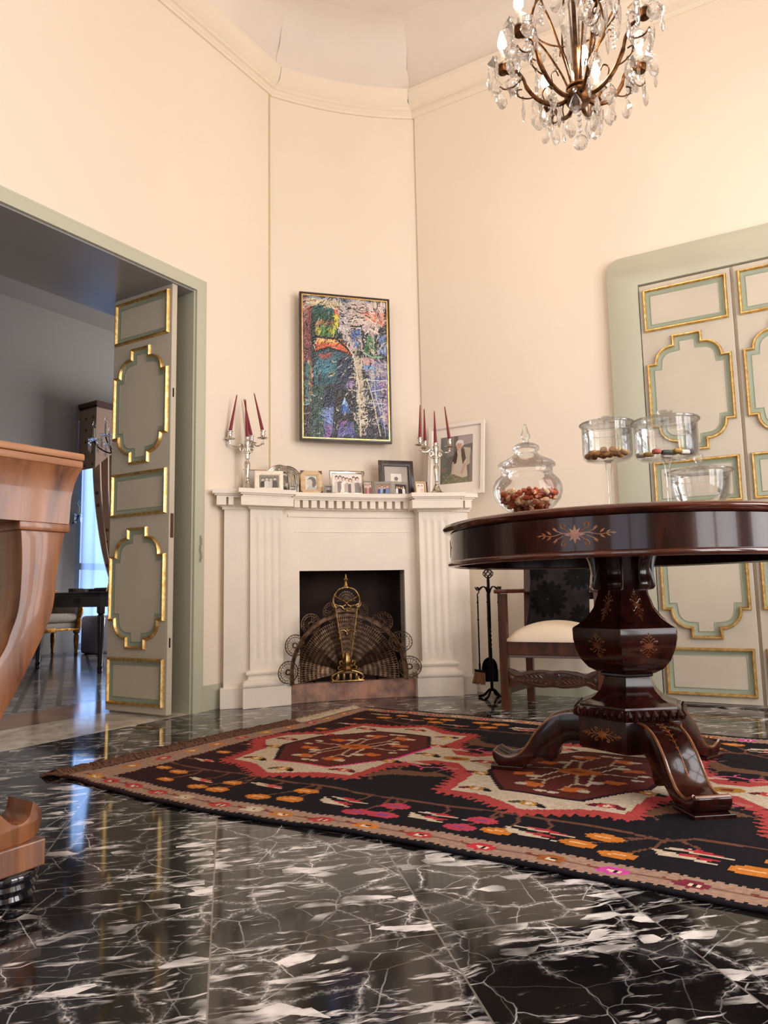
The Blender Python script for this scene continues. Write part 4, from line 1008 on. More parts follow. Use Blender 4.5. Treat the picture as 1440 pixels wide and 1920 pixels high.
# folding double frame
t = thing('photo_frame', 'hinged double pewter frame with two colour photographs of dressed-up people', 'photo frame', fpt(.2535, .215, MZ), AF, 'photo frames on the mantel')
for s_, cols, bg, sd, nm in ((-1, ['#3c4f8a', '#9fb0cf', '#27272f', '#6d87b8'], '#b98d7c', 8, 'left_leaf'), (1, ['#efe7db', '#1c1a1c', '#1c1a1c'], '#3a2a26', 9, 'right_leaf')):
    g = bpy.data.objects.new(nm, None); COL.objects.link(g); g.parent = t; g.rotation_euler = Euler((-.10, 0, s_ * .32), 'XYZ')
    w, h = .118, .093; x0, x1 = (-w, 0) if s_ < 0 else (0, w)
    b = MB(); b.moulding(rectp(x0, x1, 0, h), [(0, 0), (0, .006), (.002, .007), (.017, .007), (.018, .003)]); b.box(x0, x1, 0, .003, 0, h); b.obj('frame', 'greyframe', g, smooth=0)
    R = Raster(0, 1, 0, 1, 40, 30, bg); people(4, cols, bg, '#e0b59c', sd)(R)
    R.obj('photograph', 'paper', lambda X, Y, x0=x0: np.stack([x0 + .018 + X * .082, np.full_like(X, -.002), .018 + Y * .057], 1), g)
def oldman(R): R.poly([(0, 0), (1, 0), (1, 1), (0, 1)], '#b3a698'); R.poly([(.28, .1), (.72, .1), (.72, .72), (.28, .72)], '#eadfcd'); R.poly([(.34, .1), (.38, .28), (.62, .28), (.66, .1)], '#8f8780'); R.ell(.5, .46, .075, .13, '#cdb9a4'); R.ell(.5, .55, .085, .07, '#6d6259')
photo_frame('black-brown wide wooden frame with a small old portrait, standing behind the others', .322, .07, .232, .255, 'darkframe', .038, oldman, .0, 6, nx=44, ny=44)
photo_frame('small cream frame with a faded print beside the right candelabrum', .424, .25, .072, .088, 'oldwood', .010, people(2, ['#e3cdb9', '#d2b09a'], '#efe0cf', '#e7c3ab', 11), .1, 8, nx=24, ny=30)
photo_frame('flat brown-topped frame partly hidden behind the small cream frame', .452, .18, .085, .10, 'brownframe', .006, sketch, .1, 8, nx=16, ny=16)
def lady(R):
    R.poly([(0, 0), (1, 0), (1, 1), (0, 1)], '#6f655f'); R.poly([(0, .3), (.18, .35), (.2, 1), (0, 1)], '#77786f'); R.poly([(.2, .55), (.42, .6), (.42, 1), (.2, 1)], '#8d867e'); R.poly([(.55, .78), (1, .82), (1, 1), (.55, 1)], '#a99a96')
    R.poly([(.7, .3), (.95, .4), (.95, .72), (.72, .75)], '#b9ad98'); R.poly([(.9, 0), (1, 0), (1, .7), (.93, .6)], '#87786e')
    R.poly([(0, .0), (.22, .12), (.36, .34), (.3, .45), (.1, .38), (0, .25)], '#65695c'); R.ell(.12, .3, .1, .06, '#8a6f66')
    R.poly([(0, 0), (.9, 0), (.86, .12), (.4, .26), (.15, .12)], '#7d7a5f')
    for k in range(40): rr = random.Random(k); R.ell(rr.uniform(0, .85), rr.uniform(0, .2), .02, .012, rr.choice(['#a39a76', '#55573f', '#b08a70']))
    R.poly([(.38, .2), (.42, .55), (.55, .72), (.72, .72), (.8, .5), (.86, .12), (.7, .1)], '#c9bba4'); R.poly([(.38, .5), (.5, .72), (.54, .6), (.5, .42), (.4, .4)], '#4b3833'); R.poly([(.64, .72), (.74, .72), (.8, .5), (.7, .38), (.66, .55)], '#5a4640')
    R.poly([(.34, .2), (.38, .45), (.42, .45), (.4, .18)], '#c2a894'); R.poly([(.62, .2), (.74, .42), (.82, .4), (.7, .16)], '#c49f8d')
    R.ell(.6, .83, .125, .085, '#ddd6cf'); R.ell(.585, .785, .088, .082, '#d7a48c'); R.ell(.61, .875, .1, .035, '#e6e0da'); R.ell(.56, .80, .012, .008, '#4a3a34'); R.ell(.61, .803, .012, .008, '#4a3a34'); R.line([(.56, .755), (.6, .757)], .012, '#a8564c'); R.poly([(.56, .72), (.62, .72), (.61, .66), (.57, .66)], '#d7a993')
# large white framed portrait leaning on the right wall, standing on the end of the mantel
p = RP(-.545, .095)
fr = photo_frame('large white framed colour portrait of seated grey-haired person, leaning on the wall', 0, 0, .385, .475, 'whiteglaze', .026, lady, AR, 7, .058, 'mat', .018, (p.x, p.y, MZ + .002), None, nx=90, ny=120, prof=[(0, 0), (0, .018), (.022, .018), (.026, .012), (.026, .002)])

# ------------------------------------------------------------------ fire irons
G = (.605, 4.165)
t = thing('fire_iron_stand', 'black wrought iron fireside stand with twisted pole and cage ball top', 'stand', G)
b = MB()
for k in range(4):
    a = PI / 4 + k * PI / 2 + .2; ca, sa = math.cos(a), math.sin(a)
    b.tube([(q[0] * ca, q[0] * sa, q[1]) for q in bez([(.004, .05), (.02, .045), (.05, .016), (.085, .006)], 5)], [.007] * 12 + [.008] * 4, 8)
b.obj('feet', 'iron', t)
b = MB(); sq = 6
b.tube([(0, 0, .04), (0, 0, .28)], .009, 8); b.tube([(0, 0, .40), (0, 0, .685)], .009, 8)
for k in range(2): b.tube([(.0045 * math.cos(z * 90 + k * PI), .0045 * math.sin(z * 90 + k * PI), .28 + .12 * z) for z in [i / 24 for i in range(25)]], .006, 6)
b.obj('pole', 'iron', t)
b = MB()
for s_ in (1, -1):
    for k in range(6): b.tube([(.030 * math.sin(PI * i / 14) * math.cos(k * PI / 3 + s_ * i * .16), .030 * math.sin(PI * i / 14) * math.sin(k * PI / 3 + s_ * i * .16), .685 + .065 * i / 14) for i in range(15)], .0022, 5)
b.obj('cage_ball', 'iron', t)
HK = []
for k in range(5):
    a = (PI * .98, PI * 1.15, 1.75 * PI, .06 * PI, .5 * PI)[k]; ca, sa = math.cos(a), math.sin(a); R_ = .066
    b = MB(); b.tube([(q[0] * ca, q[0] * sa, q[1]) for q in bez([(.006, .60), (.02, .635), (.04, .64), (R_, .622), (R_ + .012, .64)], 5)], .0035, 6); b.obj('hook', 'iron', t); HK.append((R_ * ca, R_ * sa))
def iron_tool(name, label, cat, k, lower, h0):
    x, y = G[0] + HK[k][0], G[1] + HK[k][1]
    q = thing(name, label, cat, (x, y, 0), 0, None)
    b = MB(); b.tube([(0, 0, .58)] + [(.010 * math.sin(i * PI / 8), 0, .60 + .02 * (1 - math.cos(i * PI / 8))) for i in range(9)] + [(-.006, 0, .622)], .0035, 6); b.tube([(0, 0, h0), (0, 0, .45), (.001, 0, .585)], .0042, 6)
    for z in (.45, .55): b.sphere((0, 0, z), .0065, 8, 6)
    b.obj('handle', 'iron', q); lower(q); return q
def brush(q):
    b = MB(); b.box(-.032, .032, -.018, .018, .150, .162, .004, Matrix.Rotation(.15, 3, 'Y')); b.tube([(0, 0, .155), (0, 0, .2)], .006, 8); b.obj('brush_head', 'iron', q)
    b = MB()
    for i in range(90):
        r = random.Random(i); x = r.uniform(-.028, .028); y = r.uniform(-.014, .014); b.tube([(x, y, .155 + x * -.15), (x * 1.35 - .010, y * 1.3, .078 + r.uniform(0, .012) - x * .2)], .0024, 4)
    o = b.obj('bristles', 'bristle', q); o['kind'] = 'stuff'
def shovel(q):
    b = MB(); P = bez([(-.043, .085), (-.043, .16), (-.03, .205), (0, .222), (.03, .205), (.043, .16), (.043, .085)], 5)
    b.prism([tuple(p) for p in P], .0, .003, 'xz'); b.tube([(p.x, -.003, p.y) for p in P], .005, 6); b.obj('pan', 'iron', q)
def poker(q):
    b = MB(); b.tube(bez([(0, 0, .21), (0, 0, .16), (-.004, 0, .12), (.004, 0, .1), (.012, 0, .105)], 5), .004, 6); b.obj('tip', 'iron', q)
def tongs(q):
    b = MB(); b.tube(bez([(0, 0, .45), (.008, 0, .4), (.008, 0, .25), (.0, 0, .15)], 5), .0035, 6); b.obj('prong', 'iron', q)
iron_tool('hearth_brush', 'hearth brush with tan bristles hanging at the left of the iron stand', 'brush', 0, brush, .2)
iron_tool('ash_shovel', 'black ash shovel with rounded pan hanging behind the hearth brush', 'shovel', 4, shovel, .2)
iron_tool('fire_tongs', 'thin black fire tongs hanging on the iron stand right of the pole', 'tongs', 2, tongs, .15)
iron_tool('poker', 'black poker hanging on the iron stand, nearest the armchair', 'poker', 3, poker, .2)

# ------------------------------------------------------------------ armchair (local x = width from its left front leg, y = depth away)
CH = (.618, 3.757); CA = math.radians(-25)
ch = thing('armchair', 'dark oak armchair with cream padded seat and carved front stretcher', 'chair', CH, CA)
Wd, Dp, ins = .492, .34, .05
def post(pts, w, nm='leg'):
    b = MB()
    for (xa, ya, za), (xb, yb, zb) in zip(pts, pts[1:]):
        A = [b.bm.verts.new((xa + sx * w / 2, ya + sy * w / 2, za)) for sx, sy in ((-1, -1), (1, -1), (1, 1), (-1, 1))]; Bq = [b.bm.verts.new((xb + sx * w / 2, yb + sy * w / 2, zb)) for sx, sy in ((-1, -1), (1, -1), (1, 1), (-1, 1))]
        for i in range(4): b.bm.faces.new((A[i], A[(i + 1) % 4], Bq[(i + 1) % 4], Bq[i]))
        b.bm.faces.new(A); b.bm.faces.new(Bq)
    return b.obj(nm, 'chairwood', ch, smooth=0)
for x in (0, Wd): post([(x, 0, 0), (x, 0, .60)], .042)
for x in (ins, Wd - ins): post([(x, Dp, 0), (x, Dp, .44), (x, Dp + .07, 1.0)], .038)
for x0, x1, s_ in ((0, ins, -1), (Wd, Wd - ins, 1)):
    b = MB(); P = [(x0 - .034, -.045), (x0 + .034, -.045), (x1 + .022, Dp + .02), (x1 - .022, Dp + .02)]; b.prism(P, .602, .624, 'xy', .006); b.obj('armrest', 'chairwood', ch, smooth=30)
    b = MB(); b.prism([(x0 - .012, .02), (x0 + .012, .02), (x1 + .012, Dp - .02), (x1 - .012, Dp - .02)], .08, .125, 'xy'); b.obj('side_stretcher', 'chairwood', ch, smooth=0)
b = MB(); b.box(.021, Wd - .021, -.018, .012, .285, .355, .002); b.box(ins, Wd - ins, Dp - .012, Dp + .012, .285, .345)
for x0, x1 in ((0, ins), (Wd, Wd - ins)): b.prism([(x0 - .012, .02), (x0 + .012, .02), (x1 + .012, Dp - .02), (x1 - .012, Dp - .02)], .285, .350, 'xy')
b.obj('seat_frame', 'chairwood', ch, smooth=0)
b = MB(); b.prism([(.01, .0), (Wd - .01, .0), (Wd - ins, Dp), (ins, Dp)], .268, .288, 'xy', .008); b.obj('underside', 'lining', ch, smooth=30)
# padded seat
b = MB(); n = 16; rows = []
for j in range(n + 1):
    row = []
    for i in range(n + 1):
        x_, y_ = i / n, j / n; xx = (.021 + (ins - .021) * y_) * (1 - x_) + (Wd - .021 - (ins - .021) * y_) * x_; yy = -.024 + y_ * (Dp + .02)
        e_ = (1 - (2 * x_ - 1) ** 6) * (1 - (2 * y_ - 1) ** 6); d_ = (1 - (2 * x_ - 1) ** 2) * (1 - (2 * y_ - 1) ** 2)
        row.append(b.bm.verts.new((xx, yy - .012 * (1 - (2 * x_ - 1) ** 8) * (1 if j == 0 else 0), .365 + .045 * e_ ** .5 + .045 * d_)))
    rows.append(row)
for A, Bq in zip(rows, rows[1:]):
    for i in range(n): b.bm.faces.new((A[i], A[i + 1], Bq[i + 1], Bq[i]))
bd = [r for r in rows[0]] + [r[-1] for r in rows[1:]] + [r for r in rows[-1][-2::-1]] + [r[0] for r in rows[-2:0:-1]]
lo = [b.bm.verts.new((v.co.x, v.co.y, .352)) for v in bd]
for i in range(len(bd)): b.bm.faces.new((bd[i], lo[i], lo[(i + 1) % len(bd)], bd[(i + 1) % len(bd)]))
b.obj('seat', 'clothseat', ch, smooth=80)
# carved serpentine stretcher
b = MB(); prof = [(0, .045), (.10, .036), (.25, .040), (.36, .030), (.5, .034)]
def hgt(x):
    P = [(.0, .050), (.05, .044), (.13, .028), (.25, .040), (.38, .044), (.5, .040)]; x = x if x <= .5 else 1 - x
    for (a, va), (c, vc) in zip(P, P[1:]):
        if x <= c: q = (x - a) / (c - a); q = q * q * (3 - 2 * q); return va + (vc - va) * q
    return P[-1][1]
up_ = [(.021 + (Wd - .042) * i / 40, .165 + hgt(i / 40)) for i in range(41)]; dn = [(x, .165 - (z - .165)) for x, z in reversed(up_)]
b.prism(up_ + dn, -.012, .012, 'xz', .003); sto = b.obj('front_stretcher', 'carved', ch, smooth=30)
b = MB()
for s_ in (-1, 1):
    cx = Wd / 2
    for zz in (-1, 1):
        b.tube([(cx + s_ * (.022 + .013 * (1 - i / 22) * math.cos(i * .5)), -.015, .165 + zz * (.018 + .013 * (1 - i / 22) * math.sin(i * .5))) for i in range(20)], .0042, 6)
        b.tube([(cx + s_ * q[0], -.014, .165 + zz * q[1]) for q in bez([(.03, .033), (.07, .032), (.12, .022), (.18, .012), (.215, .03), (.228, .042)], 6)], .004, 6)
        for k in range(6): b.tube([(cx + s_ * (.05 + k * .024), -.013, .165 + zz * .004), (cx + s_ * (.062 + k * .022), -.016, .165 + zz * (.014 - k * .0006)), (cx + s_ * (.082 + k * .022), -.013, .165 + zz * (.024 - k * .0022))], [.002, .0055, .0015], 6)
    b.sphere((cx + s_ * .212, -.012, .165), .014, 10, 8, (1, .5, 1.3))
b.obj('carving', 'carved', sto)
b = MB(); b.box(ins, Wd - ins, Dp + .055, Dp + .085, .90, 1.0, .004); b.obj('back_rail', 'chairwood', ch, smooth=0)
b = MB(); b.box(ins, Wd - ins, Dp + .028, Dp + .048, .56, .60, .003); b.obj('back_rail', 'chairwood', ch, smooth=0)
# cushion
R = Raster(-1, 1, -1, 1, 110, 110, '#262121')
def flower(cx, cy, r, n):
    for k in range(n): a = 2 * PI * k / n; R.ell(cx + r * .62 * math.cos(a), cy + r * .62 * math.sin(a), r * .40, r * .17, '#080708', a)
    R.ell(cx, cy, r * .3, r * .3, '#0c0a0b'); R.ell(cx, cy, r * .07, r * .07, '#2e2826')
flower(-.30, -.22, .62, 14); flower(.62, .55, .46, 13); flower(-.75, .85, .46, 13); flower(.78, -.75, .4, 13)
def pil(s_):
    def f(X, Y):
        w = .172; bul = np.maximum(0, (1 - np.abs(X) ** 2.6) * (1 - np.abs(Y) ** 2.6)) ** .6
        pin = 1 - .05 * (1 - np.abs(Y) ** 2) * np.abs(X); pin2 = 1 - .05 * (1 - np.abs(X) ** 2) * np.abs(Y)
        return np.stack([X * w * pin, s_ * .048 * bul + .004 * np.sin(X * 9 + Y * 5) * bul, Y * w * pin2], 1)
    return f
cu = thing('cushion', 'black square cushion with velvet flowers leaning on the cream armchair seat', 'cushion')
cu.parent = None
cc = Vector((CH[0], CH[1], 0)) + Matrix.Rotation(CA, 3, 'Z') @ Vector((Wd / 2 - .005, Dp - .055, .590)); cu.location = cc; cu.rotation_euler = Euler((-.24, .03, CA), 'XYZ')
R.obj('front_cover', 'cushion', pil(-1), cu, smooth=True)
R2 = Raster(-1, 1, -1, 1, 40, 40, '#262121'); R2.obj('back_cover', 'cushion', pil(1), cu, smooth=True)

# ------------------------------------------------------------------ round table
TZ = .84
tb = thing('round_table', 'round dark mahogany pedestal table with inlaid apron and three scrolled feet on the rug', 'table', (TC.x, TC.y, .009))
b = MB(); b.lathe([(0, .802), (.545, .802), (.562, .803), (.582, .806), (.594, .811), (.600, .819), (.597, .826), (.590, .829), (.586, .8305), (.580, .831), (0, .831)], 96); b.obj('table_top', 'mahogtop', tb, smooth=50)
b = MB(); b.lathe([(.548, .802), (.548, .700), (.568, .700), (.574, .704), (.574, .803)], 96); ap = b.obj('apron', 'mahog', tb, smooth=40)
b = MB(); b.lathe([(.565, .692), (.578, .692), (.584, .696), (.585, .703), (.581, .709), (.574, .711)], 96); b.obj('bead', 'mahogtop', ap, smooth=60)
b = MB(); b.lathe([(.548, .697), (.566, .692)], 96); b.obj('apron_edge', 'mahog', ap, smooth=60)
def arab(fn, s_=1.0):
    """symmetrical scrolled foliage, fn(a, b) gives a point on the surface"""
    b = MB()
    def T(pts, r): b.tube([fn(x * s_, y * s_) for x, y in [tuple(p) for p in bez(pts, 4)]], r, 4)
    def leafs(x, y, a, l, w):
        ca, sa = math.cos(a), math.sin(a); P = [(0, 0), (l * .4, w), (l, 0), (l * .4, -w)]
        b.bm.faces.new([b.bm.verts.new(fn((x + p * ca - q * sa) * s_, (y + p * sa + q * ca) * s_)) for p, q in P])
    for sx in (-1, 1):
        T([(0, 0), (sx * .03, .004), (sx * .06, -.002), (sx * .095, .002)], .0011)
        for sy in (-1, 1):
            T([(sx * .01, 0), (sx * .022, sy * .012), (sx * .034, sy * .018), (sx * .036, sy * .027), (sx * .028, sy * .028), (sx * .025, sy * .021)], .0010)
            T([(sx * .03, sy * .003), (sx * .05, sy * .012), (sx * .058, sy * .018)], .0009)
            leafs(sx * .046, sy * .008, math.atan2(sy, sx * .7), .018, .003); leafs(sx * .062, sy * .002, math.atan2(sy, sx * 1.3), .018, .003); leafs(sx * .078, sy * .001, math.atan2(sy, sx * 1.6), .014, .0025)
            leafs(0, 0, math.atan2(sy, sx * .9), .022, .0045)
        leafs(sx * .09, 0, math.atan2(0, sx), .014, .0025); leafs(0, 0, math.atan2(0, sx), .028, .005)
    for sy in (-1, 1): leafs(0, 0, sy * PI / 2, .026, .0045)
    return b
for a in (240, 313, 30, 100, 170):
    a = math.radians(a); o = arab(lambda x, y, a=a: (.5747 * math.cos(a + x / .5747), .5747 * math.sin(a + x / .5747), .756 + y), 1.05).obj('inlay', 'inlay', ap, smooth=0, solid=.0008)
# six sided pedestal
A6 = math.radians(247)
def hexl(prof): b = MB(); b.lathe(prof, 6, (0, 0, 0), A6, A6 + 2 * PI); return b
PEDP = [(0, .802), (.085, .802), (.082, .77), (.080, .70), (.082, .64), (.090, .59), (.108, .545), (.135, .512), (.165, .492), (.182, .483), (.184, .478), (.183, .445), (.176, .415), (.160, .380), (.135, .353), (.105, .338), (.085, .332), (0, .332)]
ped = hexl(PEDP).obj('pedestal', 'mahog', tb, smooth=28)
hexl([(0, .336), (.088, .336), (.094, .333), (.094, .327), (.088, .324), (0, .324)]).obj('collar', 'ebony', tb, smooth=20)
hexl([(0, .326), (.080, .326), (.086, .305), (.098, .28), (.120, .258), (.150, .243), (.170, .238), (.172, .228), (0, .228)]).obj('foot_flare', 'mahog', tb, smooth=28)
b = MB(); b.lathe([(0, .232), (.178, .232), (.190, .224), (.190, .206), (.184, .198), (0, .198)], 6, (0, 0, 0), A6, A6 + 2 * PI)
for k in range(6):
    a0 = A6 + k * PI / 3; a1 = a0 + PI / 3; P0 = Vector((.191 * math.cos(a0), .191 * math.sin(a0), 0)); P1 = Vector((.191 * math.cos(a1), .191 * math.sin(a1), 0))
    d_ = (P1 - P0).normalized()
    for i in range(7):
        c = P0.lerp(P1, (i + .5) / 7); s_ = -1 if i < 3.5 else 1
        for q in (-1, 1): b.tube([tuple(c + d_ * (q * .010) + Vector((0, 0, .203))), tuple(c * 1.02 + d_ * (q * .006) + Vector((0, 0, .216))), tuple(c * .985 + d_ * (q * .001) + Vector((0, 0, .231)))], [.003, .0062, .003], 6)
b.obj('gadroon_ring', 'mahog', tb, smooth=40)
blk = hexl([(0, .2), (.176, .2), (.178, .195), (.178, .105), (.170, .098), (.150, .094), (0, .094)]).obj('base_block', 'mahog', tb, smooth=20)
for k in range(6):
    a = A6 + PI / 6 + k * PI / 3; ca, sa = math.cos(a), math.sin(a); w = Vector((-sa, ca, 0)); nrm = Vector((ca, sa, 0))
    if k % 2: arab(lambda x, y: tuple(nrm * (.178 * math.cos(PI / 6) + .0004) + w * x + Vector((0, 0, .15 + y * 1.0))), .72).obj('inlay', 'inlay', blk, smooth=0, solid=.0008)
    def apo(z):
        for (ra, za), (rb, zb) in zip(PEDP, PEDP[1:]):
            if zb <= z <= za: return (ra + (rb - ra) * (za - z) / (za - zb)) * math.cos(PI / 6) + .0006
        return .1
    for zc, su, sv, sz in ((.428, .40, 2.5, 1.), (.555, .42, 1.5, 1.2)):
        arab(lambda x, y: tuple(nrm * apo(zc + x * sz) + w * (y * sv) + Vector((0, 0, zc + x * sz))), su).obj('inlay', 'inlaydark', ped, smooth=0, solid=.0009)
for a in (172, 232, 292, 352, 52, 112):
    a = math.radians(a + 5); ca, sa = math.cos(a), math.sin(a)
    P = [(.06, .600)] + [tuple(p) for p in bez([(.096, .605), (.104, .62), (.100, .66), (.108, .70), (.135, .745), (.185, .785), (.215, .801)], 5)] + [(.06, .801)]
    b = MB(); b.prism(P, -.022, .022, 'xz', .004); b.obj('bracket', 'mahog', tb, rotz=a, smooth=30)
topc = bez([(.14, .197), (.20, .196), (.255, .176), (.300, .135), (.335, .085), (.368, .052), (.405, .042), (.432, .050), (.450, .060)], 6)
botc = bez([(.452, .030), (.44, .014), (.42, .012), (.37, .012), (.338, .022), (.312, .040), (.294, .050), (.275, .040), (.255, .036), (.238, .048), (.232, .07), (.215, .095), (.19, .108), (.14, .108)], 5)
LEGP = [tuple(p) for p in topc] + [(.457, .050), (.455, .036)] + [tuple(p) for p in botc]
for a in (277, 157, 37):
    a = math.radians(a)
    b = MB(); b.prism(LEGP, -.055, .055, 'xz', .003); lg = b.obj('leg', 'mahog', tb, rotz=a, smooth=25)
    b = MB()
    for s_ in (-1, 1): b.tube([(p.x, s_ * .0515, p.y - .0012) for p in topc], .0046, 6)
    b.tube([(.452, y, .056) for y in (-.05, 0, .05)], .005, 6); b.obj('edge_band', 'band', lg)
    b = MB(); b.tube([(p.x, 0, p.y + .0012) for p in topc[6:26]], .0011, 4)
    for i in range(7, 26, 2):
        p = topc[i]; q = topc[i - 1]
        for s_ in (-1, 1): b.tube([(p.x, 0, p.y + .0012), (q.x - .004, s_ * .007, q.y + .0016), (q.x - .002, s_ * .013, q.y + .0014)], [.001, .0016, .0006], 4)
    b.obj('inlay', 'inlay', lg)
    b = MB(); b.box(.352, .462, -.060, .060, 0.0, .012, .002); b.obj('foot_pad', 'mahog', lg, smooth=0)

# ------------------------------------------------------------------ glass on the table
GZ = TZ + .0005
def shell(prof, seg=48): b = MB(); b.lathe(prof, seg); return b
jar = thing('apothecary_jar', 'lidded glass apothecary jar filled with brown jelly sweets', 'jar', (.454, 2.2, GZ))
shell([(0, 0), (.040, 0), (.042, .004), (.034, .010), (.05, .016), (.085, .040), (.102, .062), (.1085, .085), (.106, .107), (.097, .124), (.084, .136), (.080, .144), (.080, .158), (.083, .164)]).obj('bowl', 'glass', jar, smooth=60)
lid = shell([(.084, .1645), (.090, .167), (.090, .172), (.082, .180), (.062, .190), (.044, .200), (.036, .208), (.035, .214), (.041, .219), (.0425, .225), (.040, .231), (.028, .238), (.012, .243), (0, .244)]).obj('lid', 'glass', jar, smooth=60)
b = MB(); b.lathe([(0, .238), (.012, .240), (.010, .246), (.0095, .252), (.015, .258), (.0165, .266), (.013, .272), (.0095, .278), (.007, .294), (.004, .302), (0, .304)], 20); b.obj('knob', 'thickglass', lid)
b = MB(); b.lathe([(0, 0), (.040, 0), (.043, .005), (.034, .011), (0, .012)], 32); b.obj('foot', 'thickglass', jar)
def sweetmesh(kind):
    b = MB()
    if kind == 'bottle': b.lathe([(0, 0), (.006, 0), (.0075, .003), (.0075, .014), (.005, .019), (.0035, .022), (.004, .027), (0, .028)], 8); 
    elif kind == 'ball': b.sphere((0, 0, .011), .0125, 10, 8, (1, 1, .85))
    else: b.box(-.011, .011, -.008, .008, 0, .012, .004)
    for v in b.bm.verts: v.co.z -= (.014 if kind == 'bottle' else .011 if kind == 'ball' else .006)
    return b
def sweets(name, kind, mats, center, rfun, n, z0, z1, seed, step):
    r = random.Random(seed); protos = {}; placed = 0; pts = []
    tries = 0
    while placed < n and tries < 6000:
        tries += 1
        z = z0 + (z1 - z0) * r.random() ** .8; R_ = rfun(z)
        if R_ <= 0: continue
        a = r.uniform(0, 2 * PI); q = R_ * math.sqrt(r.random()); p_ = Vector((q * math.cos(a), q * math.sin(a), z))
        if any((p_ - o).length < step for o in pts): continue
        pts.append(p_); m, lab, grp = mats[placed % len(mats)]
        if m not in protos:
            o = sweetmesh(kind).obj(name, m); protos[m] = o
        else:
            o = protos[m].copy(); COL.objects.link(o)
        o.location = (center[0] + p_.x, center[1] + p_.y, center[2] + p_.z)
        o.rotation_euler = (r.uniform(-1.2, 1.2), r.uniform(.6, 1.9), r.uniform(0, 6)) if kind == 'bottle' else (r.uniform(-.3, .3), r.uniform(-.3, .3), r.uniform(0, 6))
        tag(o, lab, 'sweet', grp); placed += 1
def jr(z):
    P = [(.014, .03), (.02, .043), (.04, .072), (.062, .09), (.09, .095)]
    for (a, va), (c, vc) in zip(P, P[1:]):
        if a <= z <= c: return va + (vc - va) * (z - a) / (c - a) - .006
    return 0
br = ('cand1', 'red-brown jelly sweet in the pile inside the apothecary jar', 'brown jelly sweets in the jar'); am = ('cand2', 'pale amber jelly sweet in the pile inside the apothecary jar', 'amber jelly sweets in the jar')
sweets('jelly_sweet', 'bottle', [br, am, br, br, am], (.454, 2.2, GZ), jr, 150, .018, .088, 3, .0115)
def bonbonniere(label, x, y, R_, zb, zr, zt, ztop):
    t = thing('sweet_stand', label, 'glass stand', (x, y, GZ), 0, 'tall glass sweet stands')
    shell([(0, 0), (.052, 0), (.054, .003), (.03, .008), (.012, .014), (.007, .025)]).obj('foot', 'thickglass', t, smooth=60)
    b = MB(); b.lathe([(0, .014), (.007, .02), (.006, .08), (.0065, zb - .06), (.010, zb - .03), (.013, zb - .012), (.009, zb - .006), (.018, zb + .001), (0, zb + .002)], 20); b.obj('stem', 'thickglass', t)
    shell([(0, zb), (R_ * .80, zb + .002), (R_ * .90, zb + .010), (R_ * .93, zb + .022), (R_ * .93, zr)]).obj('bowl', 'glass', t, smooth=60)
    shell([(0, zb + .006), (R_ * .78, zb + .008), (R_ * .88, zb + .016), (R_ * .905, zb + .03), (R_ * .905, zr)]).obj('bowl_lining', 'glass', t, smooth=60)
    l = shell([(R_ * .86, zr - .026), (R_ * .87, zr - .001), (R_ * .98, zr + .001), (R_, zr + .004), (R_ * .985, zr + .008), (R_ * .6, zr + .012), (R_ * .25, zt - .002), (.018, zt), (.0, zt)]).obj('lid', 'glass', t, smooth=60)
    b = MB(); b.torus((0, 0, zr + .004), R_ * .985, .0035, 48, 8); b.torus((0, 0, zr - .026), R_ * .86, .0012, 48, 6); b.obj('rim', 'thickglass', l)
    b = MB(); b.lathe([(0, zt - .004), (.012, zt), (.014, zt + .004), (.026, ztop - .006), (.027, ztop - .002), (.02, ztop), (.010, ztop - .002), (0, ztop - .003)], 24); b.obj('knob', 'thickglass', l)
bonbonniere('tall lidded glass stand with orange sugared sweets, nearest the apothecary jar', .795, 2.45, .0925, .225, .352, .366, .383)
bonbonniere('larger tall lidded glass stand with mixed coloured sweets', .941, 2.30, .108, .200, .322, .344, .362)
sweets('sugared_sweet', 'ball', [('cand3', 'orange sugared sweet in the left tall glass stand', 'orange sugared sweets')], (.795, 2.45, GZ + .225), lambda z: .070, 22, .018, .034, 5, .020)
for k, (m, lab, x, y, z, sx) in enumerate((('cg', 'large dark green sweet in middle of the mixed glass stand', .0, -.02, .018, 2.6), ('cr', 'coral red sweet left of the green one in the glass stand', -.045, -.03, .02, 1.2), ('cy', 'yellow sweet at the left in the mixed glass stand', -.06, .0, .016, 1.5), ('cw', 'white sweet at right of the green one in the glass stand', .05, -.02, .018, 1.6), ('cb', 'dark blue sweet at far right in the mixed glass stand', .075, .0, .022, 1.2), ('cw', 'white sweet at the far left in the mixed glass stand', -.075, .025, .018, 1.5), ('cy', 'yellow sweet lying lowest at the front of the mixed glass stand', .01, -.062, .014, 1.3), ('cw', 'white sweet at back of the mixed glass stand', .02, .05, .02, 1.6))):
    o = sweetmesh('cube').obj('boiled_sweet', m, None, (.941 + x, 2.30 + y, GZ + .200 + z)); o.scale = (sx, 1.3, 1.3); o.rotation_euler = (0, 0, k * .7 * 0 + .2); tag(o, lab, 'sweet', 'mixed sweets')
t = thing('covered_dish', 'empty round covered glass dish behind the two tall stands', 'glass dish', (1.18, 2.6, GZ))
shell([(0, .0), (.05, 0), (.052, .004), (.02, .02), (.015, .045), (.03, .060), (.06, .068), (.085, .085), (.098, .11), (.104, .15), (.107, .196)]).obj('bowl', 'glass', t, smooth=60)
shell([(0, .066), (.055, .074), (.08, .09), (.093, .112), (.1, .15), (.103, .196)]).obj('bowl_lining', 'glass', t, smooth=60)
l = shell([(.098, .176), (.099, .197), (.117, .199), (.120, .203), (.117, .207), (.08, .214), (.04, .226), (.018, .235), (0, .236)]).obj('lid', 'glass', t, smooth=60)
